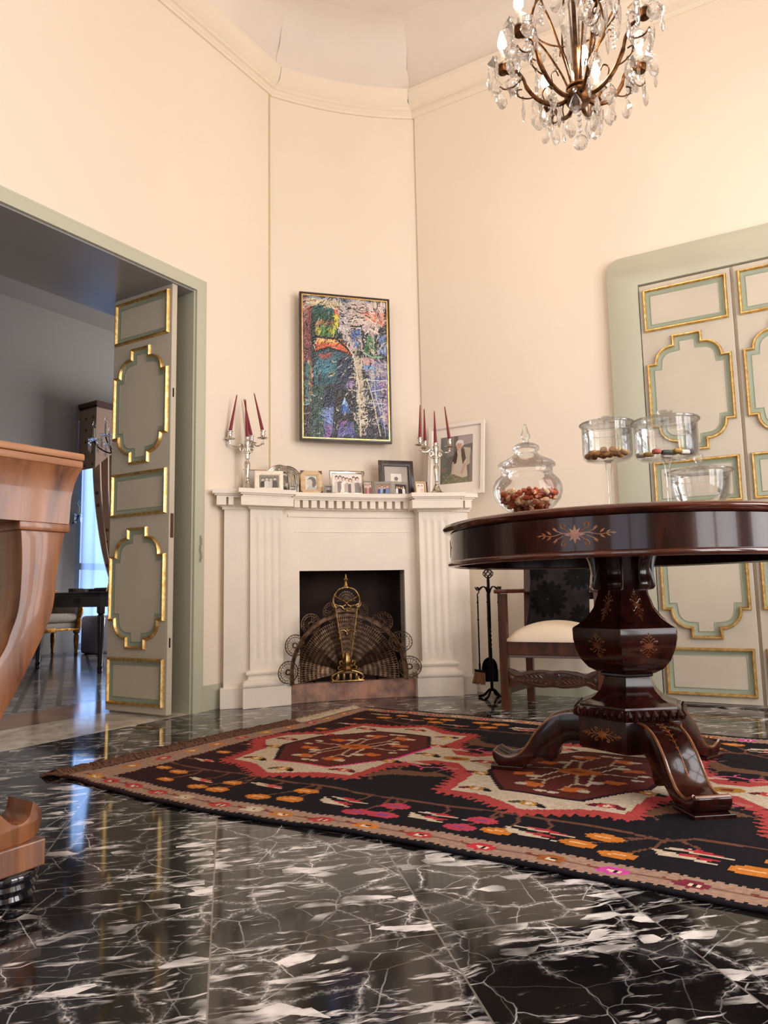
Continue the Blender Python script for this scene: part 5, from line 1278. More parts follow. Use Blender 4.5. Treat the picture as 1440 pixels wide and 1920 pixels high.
b = MB(); b.torus((0, 0, .203), .118, .0032, 48, 8); b.torus((0, 0, .176), .098, .0015, 48, 6); b.torus((0, 0, .11), .0985, .0015, 48, 6); b.obj('rim', 'thickglass', l)
b = MB(); b.lathe([(0, .228), (.018, .235), (.012, .24), (.012, .246), (.018, .252), (.018, .262), (.015, .27), (0, .272)], 20); b.obj('knob', 'thickglass', l)
# ------------------------------------------------------------------ chandelier
CZ = 2.47
cd = thing('chandelier', 'lit bronze chandelier hung with cut crystal drops above the round table', 'chandelier', (CHC.x, CHC.y, 0))
b = MB(); b.lathe([(0, CZ - .055), (.010, CZ - .052), (.016, CZ - .04), (.040, CZ - .028), (.052, CZ - .005), (.050, CZ + .012), (.036, CZ + .024), (.044, CZ + .03), (.044, CZ + .038), (.03, CZ + .044), (.012, CZ + .05), (.008, CZ + .3), (.008, CEIL - .08), (.06, CEIL - .06), (.07, CEIL), (0, CEIL)], 20); hub = b.obj('hub', 'lampmetal', cd)
b = MB(); b.lathe([(.016, CZ + .05), (.024, CZ + .1), (.052, CZ + .30), (.058, CZ + .34), (.046, CZ + .37), (.02, CZ + .39)], 12); b.obj('glass_vase', 'crystal', cd, smooth=0)
b = MB(); b.lathe([(0, CZ + .12), (.012, CZ + .125), (.0165, CZ + .15), (.0175, CZ + .165), (.010, CZ + .19), (0, CZ + .20)], 12, (.026, -.014, 0)); b.obj('bulb', 'bulb', cd)  # extra bulb added inside the vase to make the glass glow
def pendant_mesh(kind):
    b = MB()
    if kind == 0:   # flat almond drop
        b.lathe([(0, 0), (.007, -.008), (.0185, -.030), (.021, -.042), (.016, -.058), (.006, -.070), (0, -.074)], 8)
    elif kind == 1:  # long icicle
        b.lathe([(0, 0), (.006, -.006), (.0085, -.02), (.006, -.06), (0, -.082)], 6)
    elif kind == 2:  # leaf plaque
        b.lathe([(0, 0), (.012, -.008), (.024, -.022), (.026, -.036), (.018, -.052), (.008, -.062), (0, -.064)], 10, rfun=lambda a, z: 1 + .12 * math.cos(5 * a))
    for v in b.bm.verts: v.co.y *= .42 if kind != 1 else 1; v.co.x *= 1.15; v.co.z *= 1.12
    b.sphere((0, 0, .012), .0085, 8, 6, (1, .7, 1)); b.tube([(0, 0, .004), (0, 0, .026)], .0011, 4)
    for v in b.bm.verts: v.co.z -= .024
    me = bpy.data.meshes.new('pendant'); bmesh.ops.recalc_face_normals(b.bm, faces=b.bm.faces[:]); b.bm.to_mesh(me); b.bm.free(); me.materials.append(M['crystal']); return me
PM = [pendant_mesh(k) for k in range(3)]
def bead_mesh():
    b = MB()
    for k in range(7): b.sphere((0, 0, -.008 - k * .0165), .0078, 8, 5, (1, .75, 1))
    me = bpy.data.meshes.new('bead_strand'); b.bm.to_mesh(me); b.bm.free(); me.materials.append(M['crystal']); return me
BM = bead_mesh()
def inst(me, name, par, loc, rz=0.):
    o = bpy.data.objects.new(name, me); COL.objects.link(o); o.parent = par; o.location = loc; o.rotation_euler = (0, 0, rz); return o
rc = random.Random(4)
AN = [13, 57, 101, 166, 209, 270, 313]
for k, a in enumerate(AN):
    a = math.radians(a); ca, sa = math.cos(a), math.sin(a); R_ = .275; zc = CZ + (.155 if k % 2 == 0 else .165)
    def P(r, z): return (r * ca, r * sa, z)
    b = MB(); b.tube([P(*q) for q in bez([(.035, CZ - .005), (.08, CZ - .018), (.14, CZ + .01), (.185, CZ + .07), (.20, CZ + .115), (.225, CZ + .15), (.255, CZ + .15), (R_, zc)], 6)], [.0085] * 20 + [.0065] * 23, 8)
    b.tube([P(*q) for q in bez([(.16, CZ + .03), (.19, CZ + .03), (.22, CZ + .045), (.225, CZ + .07), (.205, CZ + .072)], 5)], .003, 6)
    b.tube([P(*q) for q in bez([(.12, CZ + .0), (.13, CZ + .04), (.11, CZ + .065), (.095, CZ + .05)], 5)], .0028, 6)
    b.tube([P(*q) for q in bez([(.20, CZ + .12), (.235, CZ + .09), (.27, CZ + .085), (.29, CZ + .1)], 5)], .003, 6)
    arm = b.obj('arm', 'lampmetal', cd)
    b = MB(); b.lathe([(0, zc - .012), (.018, zc - .01), (.022, zc), (.022, zc + .016), (.012, zc + .018), (0, zc + .018)], 14, P(R_, 0)); b.obj('socket_cup', 'lampmetal', arm)
    b = MB(); b.lathe([(.012, zc + .018), (.03, zc + .014), (.05, zc + .020), (.058, zc + .030)], 16, P(R_, 0), rfun=lambda t, z: 1 + (.06 * math.cos(8 * t) if z > zc + .019 else 0)); b.obj('drip_dish', 'crystal', arm, smooth=0)
    b = MB(); b.lathe([(0, zc + .016), (.0105, zc + .018), (.0105, zc + .085), (0, zc + .087)], 12, P(R_, 0)); b.obj('candle_sleeve', 'milk', arm)
    b = MB(); b.lathe([(0, zc + .085), (.008, zc + .088), (.0165, zc + .106), (.0175, zc + .118), (.011, zc + .142), (.004, zc + .165), (0, zc + .168)], 12, P(R_, 0)); b.obj('bulb', 'bulb', arm)
    for i in range(6):
        t = 2 * PI * i / 6 + k; inst(PM[(i + k) % 3], 'pendant', arm, (R_ * ca + .056 * math.cos(t), R_ * sa + .056 * math.sin(t), zc + .028), t + PI / 2 + rc.uniform(-.5, .5))
    inst(PM[2], 'pendant', arm, P(.288, CZ + .1), a + rc.uniform(-1, 1)); inst(PM[0], 'pendant', arm, P(.205, CZ + .045), a + PI / 2 + rc.uniform(-.6, .6)); inst(PM[2], 'pendant', arm, P(.245, CZ + .15), a + rc.uniform(-1, 1)); inst(PM[0], 'pendant', arm, P(.13, CZ + .005), a + rc.uniform(-1, 1)); inst(BM, 'bead_strand', arm, P(.225, CZ + .16), a)
    inst(BM, 'bead_strand', arm, P(.165, CZ + .34), a)
# crown of rods from hub to the upper ring
b = MB()
for k in range(6):
    a = math.radians(30 + 60 * k); b.tube([(r * math.cos(a), r * math.sin(a), z) for r, z in [tuple(p) for p in bez([(.03, CZ + .03), (.06, CZ + .12), (.12, CZ + .25), (.17, CZ + .34), (.15, CZ + .45), (.08, CZ + .60), (.03, CZ + .72)], 6)]], .0042, 6)
    b.tube([(r * math.cos(a), r * math.sin(a), z) for r, z in [tuple(p) for p in bez([(.17, CZ + .34), (.20, CZ + .36), (.215, CZ + .345), (.20, CZ + .33)], 5)]], .003, 6)
b.obj('cage', 'lampmetal', cd)
b = MB(); b.torus((0, 0, CZ + .345), .165, .004, 40, 6); b.torus((0, 0, CZ + .60), .085, .004, 30, 6); b.obj('ring', 'lampmetal', cd)
for k in range(14):
    a = 2 * PI * k / 14; inst(PM[k % 3], 'pendant', cd, (.165 * math.cos(a), .165 * math.sin(a), CZ + .34), a + PI / 2)
for k in range(8):
    a = 2 * PI * k / 8; inst(PM[(k + 1) % 3], 'pendant', cd, (.085 * math.cos(a), .085 * math.sin(a), CZ + .59), a + PI / 2)
for k in range(5):
    a = 2 * PI * k / 5 + .5; inst(PM[0], 'pendant', cd, (.075 * math.cos(a), .075 * math.sin(a), CZ - .012), a + PI / 2)
b = MB()
for k in range(4): b.sphere((0, 0, CZ - .070 - k * .022), .0095, 8, 6)
b.tube([(0, 0, CZ - .05), (0, 0, CZ - .165)], .0012, 4)
b.obj('bead_strand', 'crystal', cd, smooth=0)
b = MB(); b.sphere((0, 0, CZ - .186), .028, 12, 8); b.obj('crystal_ball', 'crystal', cd, smooth=0)

# ------------------------------------------------------------------ kilim rug
RA = V2(-1.115, 2.583); RE1 = V2(.855, -.518).normalized(); RE2 = V2(.60, .80)
RL, RB0, RB1 = 3.20, -.06, 1.64
NXr, NYr = 400, 212
R = Raster(.02, RL, RB0, RB1, NXr, NYr, '#1c1517')
X, Y = R.X, R.Y
def cl(c): return lin(c)[:3]
R.c[:] = cl('#171318')
# maroon tint of the left field fading to black
fade = np.clip((.75 - X) / .6, 0, 1)[..., None]
R.c = R.c * (1 - fade * .8) + np.array(cl('#3b1d1d')) * fade * .8
band_t = '#a3836f'
tooth = lambda V: .007 * ((V * 45) % 1 < .5)
nb = (Y > -.04 + tooth(X)) & (Y < .036 + tooth(X)); R.put(nb, band_t)
fb = (Y > 1.535 + tooth(X)) & (Y < 1.61 + tooth(X)); R.put(fb, band_t)
lb = (X > .03 + tooth(Y)) & (X < .165 - .055 * (Y / 1.3) + tooth(Y)); R.put(lb & (Y > -.03) & (Y < 1.61), band_t)
rb = (X < RL - .02) & (X > RL - .13 + tooth(Y)) & (Y > -.03) & (Y < 1.61); R.put(rb, band_t)
def motif(x, y, s, kind, f=1):
    if kind == 'orange':
        R.ell(x, y, .042 * s, .024 * s, '#c8772d'); R.line([(x - .02 * s, y), (x + .015 * s, y + .004)], .008, '#e6b07c')
    elif kind == 'pink':
        R.ell(x, y, .044 * s, .026 * s, '#b83f4e'); R.line([(x - .014, y), (x + .012, y)], .010, '#7d4a86')
    elif kind == 'leaf':
        R.poly([(x - .075 * s, y + .03 * f), (x - .02 * s, y + .045 * f), (x + .09 * s, y + .012 * f), (x + .01 * s, y + .016 * f)], '#cbb79c'); R.poly([(x - .04 * s, y + .040 * f), (x + .0 * s, y + .045 * f), (x + .06 * s, y + .022 * f), (x + .0 * s, y + .024 * f)], '#b8323c')
        R.poly([(x - .085 * s, y + .02 * f), (x - .065 * s, y - .022 * f), (x + .06 * s, y - .034 * f), (x + .0 * s, y - .010 * f)], '#cbb79c'); R.poly([(x - .03 * s, y + .008 * f), (x + .05 * s, y - .004 * f), (x + .03 * s, y - .016 * f), (x - .03 * s, y - .004 * f)], '#b8323c')
    elif kind == 'cream':
        R.poly([(x - .08 * s, y + .016 * f), (x + .04 * s, y + .024 * f), (x + .08 * s, y), (x, y - .004)], '#cbb79c'); R.ell(x + .03 * s, y + .012 * f, .035 * s, .01, '#c85a50')
def mir(f):
    for g, yy in ((1, lambda q: q), (-1, lambda q: 1.575 - q)): f(g, yy)
def field(g, yy):
    vine = [(.16, yy(.26)), (.35, yy(.25)), (.50, yy(.275)), (.70, yy(.26)), (.90, yy(.27)), (1.10, yy(.255)), (1.36, yy(.25)), (1.55, yy(.268)), (1.80, yy(.27)), (1.90, yy(.245)), (1.96, yy(.285)), (2.15, yy(.29)), (2.5, yy(.26)), (2.9, yy(.27)), (3.1, yy(.25))]
    R.line(vine, .014, '#6b4433')
    for x, y, k, s, b0 in ((.31, .185, 'orange', 1, .36), (.36, .10, 'orange', .8, .36), (.45, .15, 'cream', .9, .47), (.52, .10, 'orange', .9, .58), (.61, .10, 'orange', 1, .6), (.585, .175, 'orange', .9, .6), (.70, .19, 'cream', 1, .72), (.78, .10, 'orange', 1, .84), (.885, .115, 'orange', 1.05, .86), (.865, .20, 'orange', 1, .86), (1.03, .16, 'leaf', .95, 1.05), (1.13, .095, 'pink', 1, 1.12), (1.205, .10, 'pink', 1, 1.14), (1.185, .185, 'pink', 1, 1.15), (1.335, .14, 'leaf', 1, 1.3), (1.44, .095, 'pink', 1, 1.46), (1.46, .17, 'pink', 1, 1.47), (1.53, .115, 'orange', 1, 1.52), (1.625, .145, 'leaf', 1.1, 1.6), (1.735, .125, 'orange', 1.05, 1.86), (1.77, .20, 'orange', 1.1, 1.88), (1.84, .10, 'orange', 1.05, 1.9), (1.985, .165, 'leaf', 1.15, 1.93), (2.11, .135, 'orange', 1.2, 2.2), (2.16, .21, 'orange', 1, 2.2), (2.3, .14, 'leaf', 1.1, 2.3), (2.45, .11, 'pink', 1, 2.5), (2.52, .17, 'pink', 1, 2.5), (2.66, .14, 'leaf', 1, 2.6), (2.8, .11, 'orange', 1, 2.8), (2.88, .18, 'orange', 1, 2.85)):
        R.line([(b0, yy(.26)), ((b0 + x) / 2 + .02, yy((.26 + y) / 2 + .01)), (x, yy(y))], .010, '#6b4433')
    for x, y, k, s, b0 in ((.31, .185, 'orange', 1, 0), (.36, .10, 'orange', .8, 0), (.45, .15, 'cream', .9, 0), (.52, .10, 'orange', .9, 0), (.61, .10, 'orange', 1, 0), (.585, .175, 'orange', .9, 0), (.70, .19, 'cream', 1, 0), (.78, .10, 'orange', 1, 0), (.885, .115, 'orange', 1.05, 0), (.865, .20, 'orange', 1, 0), (1.03, .16, 'leaf', .95, 0), (1.13, .095, 'pink', 1, 0), (1.205, .10, 'pink', 1, 0), (1.185, .185, 'pink', 1, 0), (1.335, .14, 'leaf', 1, 0), (1.44, .095, 'pink', 1, 0), (1.46, .17, 'pink', 1, 0), (1.53, .115, 'orange', 1, 0), (1.625, .145, 'leaf', 1.1, 0), (1.735, .125, 'orange', 1.05, 0), (1.77, .20, 'orange', 1.1, 0), (1.84, .10, 'orange', 1.05, 0), (1.985, .165, 'leaf', 1.15, 0), (2.11, .135, 'orange', 1.2, 0), (2.16, .21, 'orange', 1, 0), (2.3, .14, 'leaf', 1.1, 0), (2.45, .11, 'pink', 1, 0), (2.52, .17, 'pink', 1, 0), (2.66, .14, 'leaf', 1, 0), (2.8, .11, 'orange', 1, 0), (2.88, .18, 'orange', 1, 0)):
        motif(x, yy(y), s, k, g)
    yb = -.002 if g > 0 else 1.575
    R.line([(.05, yb), (RL - .05, yb)], .006, '#7d5b4b')
    for i, x in enumerate([.12, .22, .35, .48, .60, .75, .87, .97, 1.10, 1.23, 1.39, 1.56, 1.73, 1.87, 2.03, 2.2, 2.37, 2.54, 2.7, 2.87, 3.0]):
        c = ('#c98a3a', '#b5413e', '#b5413e', '#b5413e', '#c2a88a', '#b5413e', '#cbb79c', '#b9783a', '#b5413e', '#c8772d', '#b5413e', '#c0323c', '#9a5a2c', '#d14aa0', '#7a2b38')[i % 15]
        R.ell(x, yb, .036, .022, c); R.ell(x + .004, yb, .014, .010, '#e0cdb0'); R.ell(x + .006, yb, .006, .006, '#2a1416'); R.line([(x - .06, yb + .008), (x - .03, yb)], .009, '#7a3a30')
mir(field)
for i, y in enumerate(np.arange(.15, 1.55, .14)):   # flowers on the left end
    x = .10 - .03 * y; R.ell(x, y, .022, .034, ('#c8772d', '#b5413e', '#c98a3a')[i % 3]); R.ell(x, y, .009, .012, '#e0cdb0')
    R.line([(.17, y + .05), (.25, y + .06)], .012, '#6b4433'); motif(.24 if i % 2 else .21, y + .05, .8, ('orange', 'cream')[i % 2])
def star(ca, cb, k, extra=0.):
    P = [(0, -.49), (.15, -.40), (.27, -.39), (.29, -.19), (.42, -.06), (.42, .06), (.29, .19), (.27, .39), (.15, .40), (0, .49), (-.15, .40), (-.27, .39), (-.29, .19), (-.42, .06), (-.42, -.06), (-.29, -.19), (-.27, -.39), (-.15, -.40)]
    return [(ca + x * k + (extra if x > 0 else -extra if x < 0 else 0), cb + y * k + (extra if y > 0 else -extra)) for x, y in P]
def jag(P, amp, step, c):
    n = len(P)
    cx_ = sum(p[0] for p in P) / n; cy_ = sum(p[1] for p in P) / n
    for (xa, ya), (xb, yb) in zip(P, P[1:] + P[:1]):
        L = math.hypot(xb - xa, yb - ya); m = max(1, round(L / step))
        nx_, ny_ = (yb - ya) / L, -(xb - xa) / L
        mx_, my_ = (xa + xb) / 2 - cx_, (ya + yb) / 2 - cy_
        if nx_ * mx_ + ny_ * my_ < 0: nx_, ny_ = -nx_, -ny_
        for i in range(m):
            t0, t1, tm = i / m, (i + 1) / m, (i + .5) / m
            R.poly([(xa + (xb - xa) * t0, ya + (yb - ya) * t0), (xa + (xb - xa) * t1, ya + (yb - ya) * t1), (xa + (xb - xa) * tm + nx_ * amp, ya + (yb - ya) * tm + ny_ * amp)], c)
MC = [.60, 1.50, 2.40]
for c in MC:
    S = star(c, .787, 1., .022); R.poly(S, '#b04440'); jag(S, .032, .034, '#b04440')
for c in (1.05, 1.95): R.poly([(c - .12, .70), (c + .12, .70), (c + .12, .875), (c - .12, .875)], '#b04440')
for c in MC: R.poly(star(c, .787, .97), '#c9b69d')
for c in (1.05, 1.95): R.poly([(c - .14, .725), (c + .14, .725), (c + .14, .85), (c - .14, .85)], '#c9b69d'); R.ell(c, .787, .05, .03, '#a8742f'); R.ell(c, .787, .02, .014, '#7a2b20')
def oct_(c, k): return [(c + x * k, .787 + y * k) for x, y in ((-.12, -.30), (.12, -.30), (.255, -.10), (.255, .10), (.12, .30), (-.12, .30), (-.255, .10), (-.255, -.10))]
rg = random.Random(12)
for i, c in enumerate(MC):
    R.poly(oct_(c, 1.06), '#2a1216')
    if i == 0: R.line([oct_(c, 1.05)[1], oct_(c, 1.05)[2], oct_(c, 1.05)[3]], .014, '#d3307e'); R.line([oct_(c, 1.05)[0], oct_(c, 1.05)[1]], .014, '#c03a56')
    R.poly(oct_(c, 1.0), '#5f2822')
    for sx in (-1, 1):
        R.line([(c, .787), (c + sx * .10, .80), (c + sx * .19, .79)], .010, '#b79a80'); R.line([(c, .787), (c + sx * .05, .65), (c + sx * .03, .56)], .010, '#b79a80'); R.line([(c, .787), (c + sx * .05, .92), (c + sx * .03, 1.02)], .010, '#b79a80')
        for sy in (-1, 1):
            R.poly([(c + sx * .12, .787 + sy * .06), (c + sx * .19, .787 + sy * .075), (c + sx * .17, .787 + sy * .11), (c + sx * .11, .787 + sy * .10)], '#c6682f'); R.ell(c + sx * .10, .787 + sy * .11, .026, .016, '#cbb79c')
            R.poly([(c + sx * .03, .787 + sy * .19), (c + sx * .10, .787 + sy * .18), (c + sx * .09, .787 + sy * .23), (c + sx * .04, .787 + sy * .24)], '#c6682f'); R.ell(c + sx * .10, .787 + sy * .215, .022, .016, '#cbb79c')
            R.line([(c + sx * .06, .787 + sy * .02), (c + sx * .09, .787 + sy * .15), (c + sx * .05, .787 + sy * .14)], .010, '#cbb79c'); R.ell(c + sx * .20, .787 + sy * .03, .02, .012, '#cbb79c')
            R.ell(c + sx * .02, .787 + sy * .265, .02, .012, '#cbb79c')
    R.poly([(c - .075, .787), (c - .03, .83), (c + .05, .825), (c + .08, .79), (c + .03, .745), (c - .05, .755)], '#c6682f'); R.ell(c, .787, .022, .014, '#8e4424')
    for k, (x, y) in enumerate(((.0, -.41), (.2, -.33), (-.2, -.33), (.0, .41), (.2, .33), (-.2, .33), (.335, .0), (-.335, .0), (.27, -.15), (-.27, .15), (-.27, -.15), (.27, .15))):
        R.ell(c + x - .028, .787 + y, .030, .014, '#6a1f24' if k % 3 else '#5b4a34', .5); R.ell(c + x + .028, .787 + y, .030, .014, '#6a1f24' if k % 2 else '#1d1617', -.5)
        R.ell(c + x, .787 + y, .024, .022, '#c0403c' if k % 2 else '#b98237'); R.ell(c + x, .787 + y, .011, .010, '#ddc9ab')
for c in (1.05, 1.95, .15 + 2.7):
    for sy in (-1, 1):
        y = .787 + sy * .27
        f = lambda P: [(c + p, y + q * sy) for p, q in P]
        R.poly(f([(-.13, .02), (-.10, -.03), (.06, -.05), (.12, -.02), (.07, .0), (-.06, .025), (-.10, .06), (-.12, .09), (-.145, .085)]), '#6d4a36'); R.line(f([(-.08, -.02), (-.10, -.08)]), .012, '#6d4a36'); R.line(f([(.04, -.03), (.05, -.09)]), .012, '#6d4a36'); R.line(f([(-.12, .09), (-.10, .12)]), .008, '#6d4a36')
        R.line(f([(-.08, -.115), (-.03, -.10), (.02, -.12), (.06, -.10)]), .010, '#d0577a'); R.line(f([(-.03, -.10), (-.02, -.07)]), .009, '#d0577a'); R.line(f([(.02, -.12), (.05, -.14)]), .009, '#d0577a')
        R.poly(f([(-.16, -.14), (-.09, -.155), (-.02, -.14), (-.07, -.125)]), '#c9a792'); R.poly(f([(.03, -.15), (.10, -.13), (.09, -.105), (.04, -.13)]), '#b9695e')
R.c *= np.random.RandomState(3).uniform(.86, 1.1, (NYr, NXr, 1))
def bow(a): return -.05 * np.sin(np.clip((a - .1) / 1.15, 0, 1) * PI) * 1.0
def rugmap(a, bb, z=.009):
    w = np.clip(1 - (bb - RB0) / .5, 0, 1); b2 = bb + bow(a) * w
    a2 = a + .012 * np.sin(bb * 7)
    zz = z + .0018 * np.sin(a * 9 + bb * 4) * np.sin(bb * 6) + .0012 * np.sin(a * 23)
    return np.stack([RA.x + RE1.x * a2 + RE2.x * b2, RA.y + RE1.y * a2 + RE2.y * b2, zz], 1)
rug = R.obj('kilim_rug', 'kilim', lambda a, bb: rugmap(a, bb))
md = rug.modifiers.new('thickness', 'SOLIDIFY'); md.thickness = .006; md.offset = -1
tag(rug, 'large black and red flat-woven kilim rug with cream medallions under the round table', 'rug')
def fringe(b0, b1, n, L, seed):
    b = MB(); r = random.Random(seed)
    for i in range(n):
        bb = b0 + (b1 - b0) * (i + r.random()) / n; l = L * r.uniform(.6, 1.2); w = r.uniform(-.5, .5)
        pts = []
        for q in range(4):
            t = q / 3; p = rugmap(np.array([.022 - l * t]), np.array([bb + w * l * t + .01 * math.sin(t * 5 + i)]))[0]
            pts.append((p[0], p[1], .0065 + .016 * math.sin(t * PI) * r.random() - .003 * t))
        b.tube(pts, [.0032, .0036, .0034, .002], 4)
    return b
o = fringe(-.05, 1.12, 900, .105, 1).obj('brown_fringe', 'fringe', rug); o['kind'] = 'stuff'
o = fringe(1.12, 1.6, 260, .08, 2).obj('pale_fringe', 'fringew', rug); o['kind'] = 'stuff'

# ------------------------------------------------------------------ walnut console at the left (local x along the left wall direction, y away from the room)
dk = thing('console_table', 'warm walnut console table with S-curved legs on black bun feet', 'table', (-.73, 1.558, 0), AL)
X0, Y1 = -1.25, .62
b = MB()
rings = []
for z, o in ((.787, 0), (.800, .0005), (.845, .002), (.875, .006), (.900, .012), (.915, .018), (.916, .0)):
    rings.append([b.bm.verts.new(p) for p in ((X0 - o, -o, z), (.031 + o, -o, z), (.031 + o, Y1 + o, z), (X0 - o, Y1 + o, z))])
for A, Bq in zip(rings, rings[1:]):
    for i in range(4): b.bm.faces.new((A[i], A[(i + 1) % 4], Bq[(i + 1) % 4], Bq[i]))
b.bm.faces.new(rings[0]); b.bm.faces.new(rings[-1])
b.obj('apron', 'walnut', dk, smooth=40)
b = MB(); b.box(X0 - .022, .051, -.018, Y1 + .02, .915, .932, .003); b.box(X0 - .024, .054, -.020, Y1 + .022, .9325, .949, .004); b.obj('table_top', 'walnuttop', dk, smooth=30)
Rr = bez([(.028, .770), (.022, .735), (.013, .682), (.006, .603), (-.013, .546), (-.039, .491), (-.068, .432), (-.102, .373), (-.134, .30), (-.142, .25), (-.124, .212), (-.094, .187), (-.070, .163), (-.049, .156), (-.033, .165), (-.028, .181), (-.025, .195)], 5)
Lr = bez([(-.025, .195), (-.010, .182), (-.004, .166), (-.005, .148), (-.017, .124), (-.05, .117)], 4)[1:] + bez([(-.15, .117), (-.20, .150), (-.232, .215), (-.226, .30), (-.185, .39), (-.107, .502), (-.087, .551), (-.072, .605), (-.069, .70), (-.074, .770)], 5)
LEG = [(p.x, p.y) for p in Rr + Lr]
for mx_, y0 in ((0, .010), (1, .010), (0, Y1 - .105), (1, Y1 - .105)):
    f = (lambda x: X0 + .031 - x) if mx_ else (lambda x: x)
    b = MB(); b.prism([(f(x), z) for x, z in LEG], y0, y0 + .095, 'xz', .0015); lg = b.obj('leg', 'walnut', dk, smooth=35)
    b = MB(); xa, xb = sorted((f(-.082), f(.036))); b.box(xa, xb, y0 - .008, y0 + .103, .768, .789, .004); b.obj('leg_capital', 'walnut', lg, smooth=30)
    b = MB(); xa, xb = sorted((f(-.26), f(.001))); b.box(xa, xb, y0 - .010, y0 + .105, .063, .117, .003); b.obj('plinth', 'walnut', lg, smooth=0)
    b = MB(); b.lathe([(0, 0), (.045, 0), (.056, .004), (.060, .012), (.055, .020), (.062, .026), (.065, .034), (.060, .042), (.065, .048), (.066, .056), (.060, .063), (0, .064)], 32, (f(-.055), y0 + .047, 0)); b.obj('bun_foot', 'ebony', lg, smooth=50)

# ------------------------------------------------------------------ next room, seen through the doorway (local x = s, y = -n of the left wall)
def far(s, n, z=0.): p = LP(s, n); return (p.x, p.y, z)
# dark writing table
t = thing('writing_table', 'dark polished table with turned legs in the room beyond the door', 'table', far(1.13, -2.70), AL)
x1, y0, y1 = 1.25, -.46, .48
b = MB(); b.box(-.05, x1 + .05, y0 - .05, y1 + .05, .655, .672, .004); b.box(-.04, x1 + .04, y0 - .04, y1 + .04, .636, .655, .004); b.obj('table_top', 'farwood', t, smooth=30)
b = MB(); b.box(-.02, x1 + .02, y0 - .02, y1 + .02, .545, .636); ap = b.obj('apron', 'farwood', t, smooth=0)
b = MB(); b.box(-.0235, -.019, -.19, -.12, .575, .622); b.obj('lock_plate', 'pelmet', ap, smooth=0)
for x in (.02, x1 - .02):
    for y in (y0 + .02, y1 - .02):
        b = MB(); b.lathe([(0, .546), (.035, .546), (.035, .50), (.022, .485), (.030, .47), (.033, .45), (.018, .06), (.026, .05), (.020, .03), (.022, .012), (.014, 0), (0, 0)], 14, (x, y, 0)); b.obj('leg', 'farwood', t)
# things on it
def fb(name, label, cat, x, y): q = LP(1.13 + x, -2.70 - y); return thing(name, label, cat, (q.x, q.y, .6725), AL)
t = fb('candlestick', 'glass candlestick with a tall white candle on the far dark table', 'candlestick', .32, -.235)
b = MB(); b.lathe([(0, 0), (.03, 0), (.03, .006), (.008, .012), (.012, .03), (.006, .045), (.014, .06), (.006, .072), (.015, .085), (0, .087)], 14); b.obj('holder', 'thickglass', t)
q = LP(1.13 + .32, -2.70 + .235); t2 = thing('candle', 'tall white candle in the glass candlestick in the far room', 'candle', (q.x, q.y, .7595), AL)
b = MB(); b.lathe([(0, 0), (.011, 0), (.010, .30), (.003, .315), (0, .315)], 12); b.obj('wax', 'milk', t2)
for k, (lab, x, y, w, d, h, z, m) in enumerate((('flat dark book lying open-edged at the right on the far table', .2, -.30, .22, .30, .025, 0, 'dkcushion'), ('low brown box at the left on the far table', .15, .12, .10, .07, .035, 0, 'pelmet'), ('flat pale magazine lying on the dark book on the far table', .2, -.30, .16, .22, .010, .0255, 'mat'), ('low pinkish box beside the brown box on the far table', .15, -.02, .10, .12, .03, 0, 'settee'))):
    q = LP(1.13 + x, -2.70 - y); b = MB(); b.box(-w / 2, w / 2, -d / 2, d / 2, 0, h, .002); nm, ct = (('book', 'book'), ('box', 'box'), ('magazine', 'magazine'), ('box', 'box'))[k]
    tag(b.obj(nm, m, None, (q.x, q.y, .6725 + z), AL, smooth=0), lab, ct)
q = LP(1.13 + .08, -2.70 + .43); t = thing('photo_frame', 'gilt edged picture frame standing at the right end of the far table', 'photo frame', (q.x, q.y, .6725)); t.rotation_euler = Euler((-.25, 0, AL - 2.2), 'XYZ')
b = MB(); b.moulding(rectp(-.07, .07, 0, .16), [(0, 0), (0, .01), (.012, .01), (.012, 0)]); b.obj('frame', 'gold', t, smooth=0)
b = MB(); b.box(-.065, .065, 0, .004, .004, .156); b.obj('backing', 'pelmet', t, smooth=0)
# settee
t = thing('settee', 'carved gilt settee with pale patterned upholstery against the far wall', 'settee', far(2.20, -4.12), AL)
Ws, Ds = 1.35, .50
b = MB(); b.box(-Ws, 0, 0, Ds, .29, .36, .015); b.obj('seat_rail', 'settee', t, smooth=30)
b = MB(); b.box(-Ws + .03, -.03, -.02, Ds - .05, .36, .46, .04, None, 3); b.obj('seat_cushion', 'settee', t, smooth=40)
P = [(-Ws, .36)] + [tuple(p) for p in bez([(-Ws, .70), (-Ws * .75, .73), (-Ws * .62, .80), (-Ws * .5, .83), (-Ws * .38, .80), (-Ws * .25, .73), (0, .70)], 5)] + [(0, .36)]
b = MB(); b.prism(P, Ds - .06, Ds, 'xz', .01); b.obj('backrest', 'settee', t, smooth=30)
b = MB(); b.tube([(p[0], Ds - .04, p[1]) for p in P[1:-1]], .022, 8); b.box(-Ws, 0, -.012, .02, .275, .30, .004); b.box(-.50, -.30, -.02, .0, .262, .31, .006)
b.obj('gilt_frame', 'gilt', t, smooth=30)
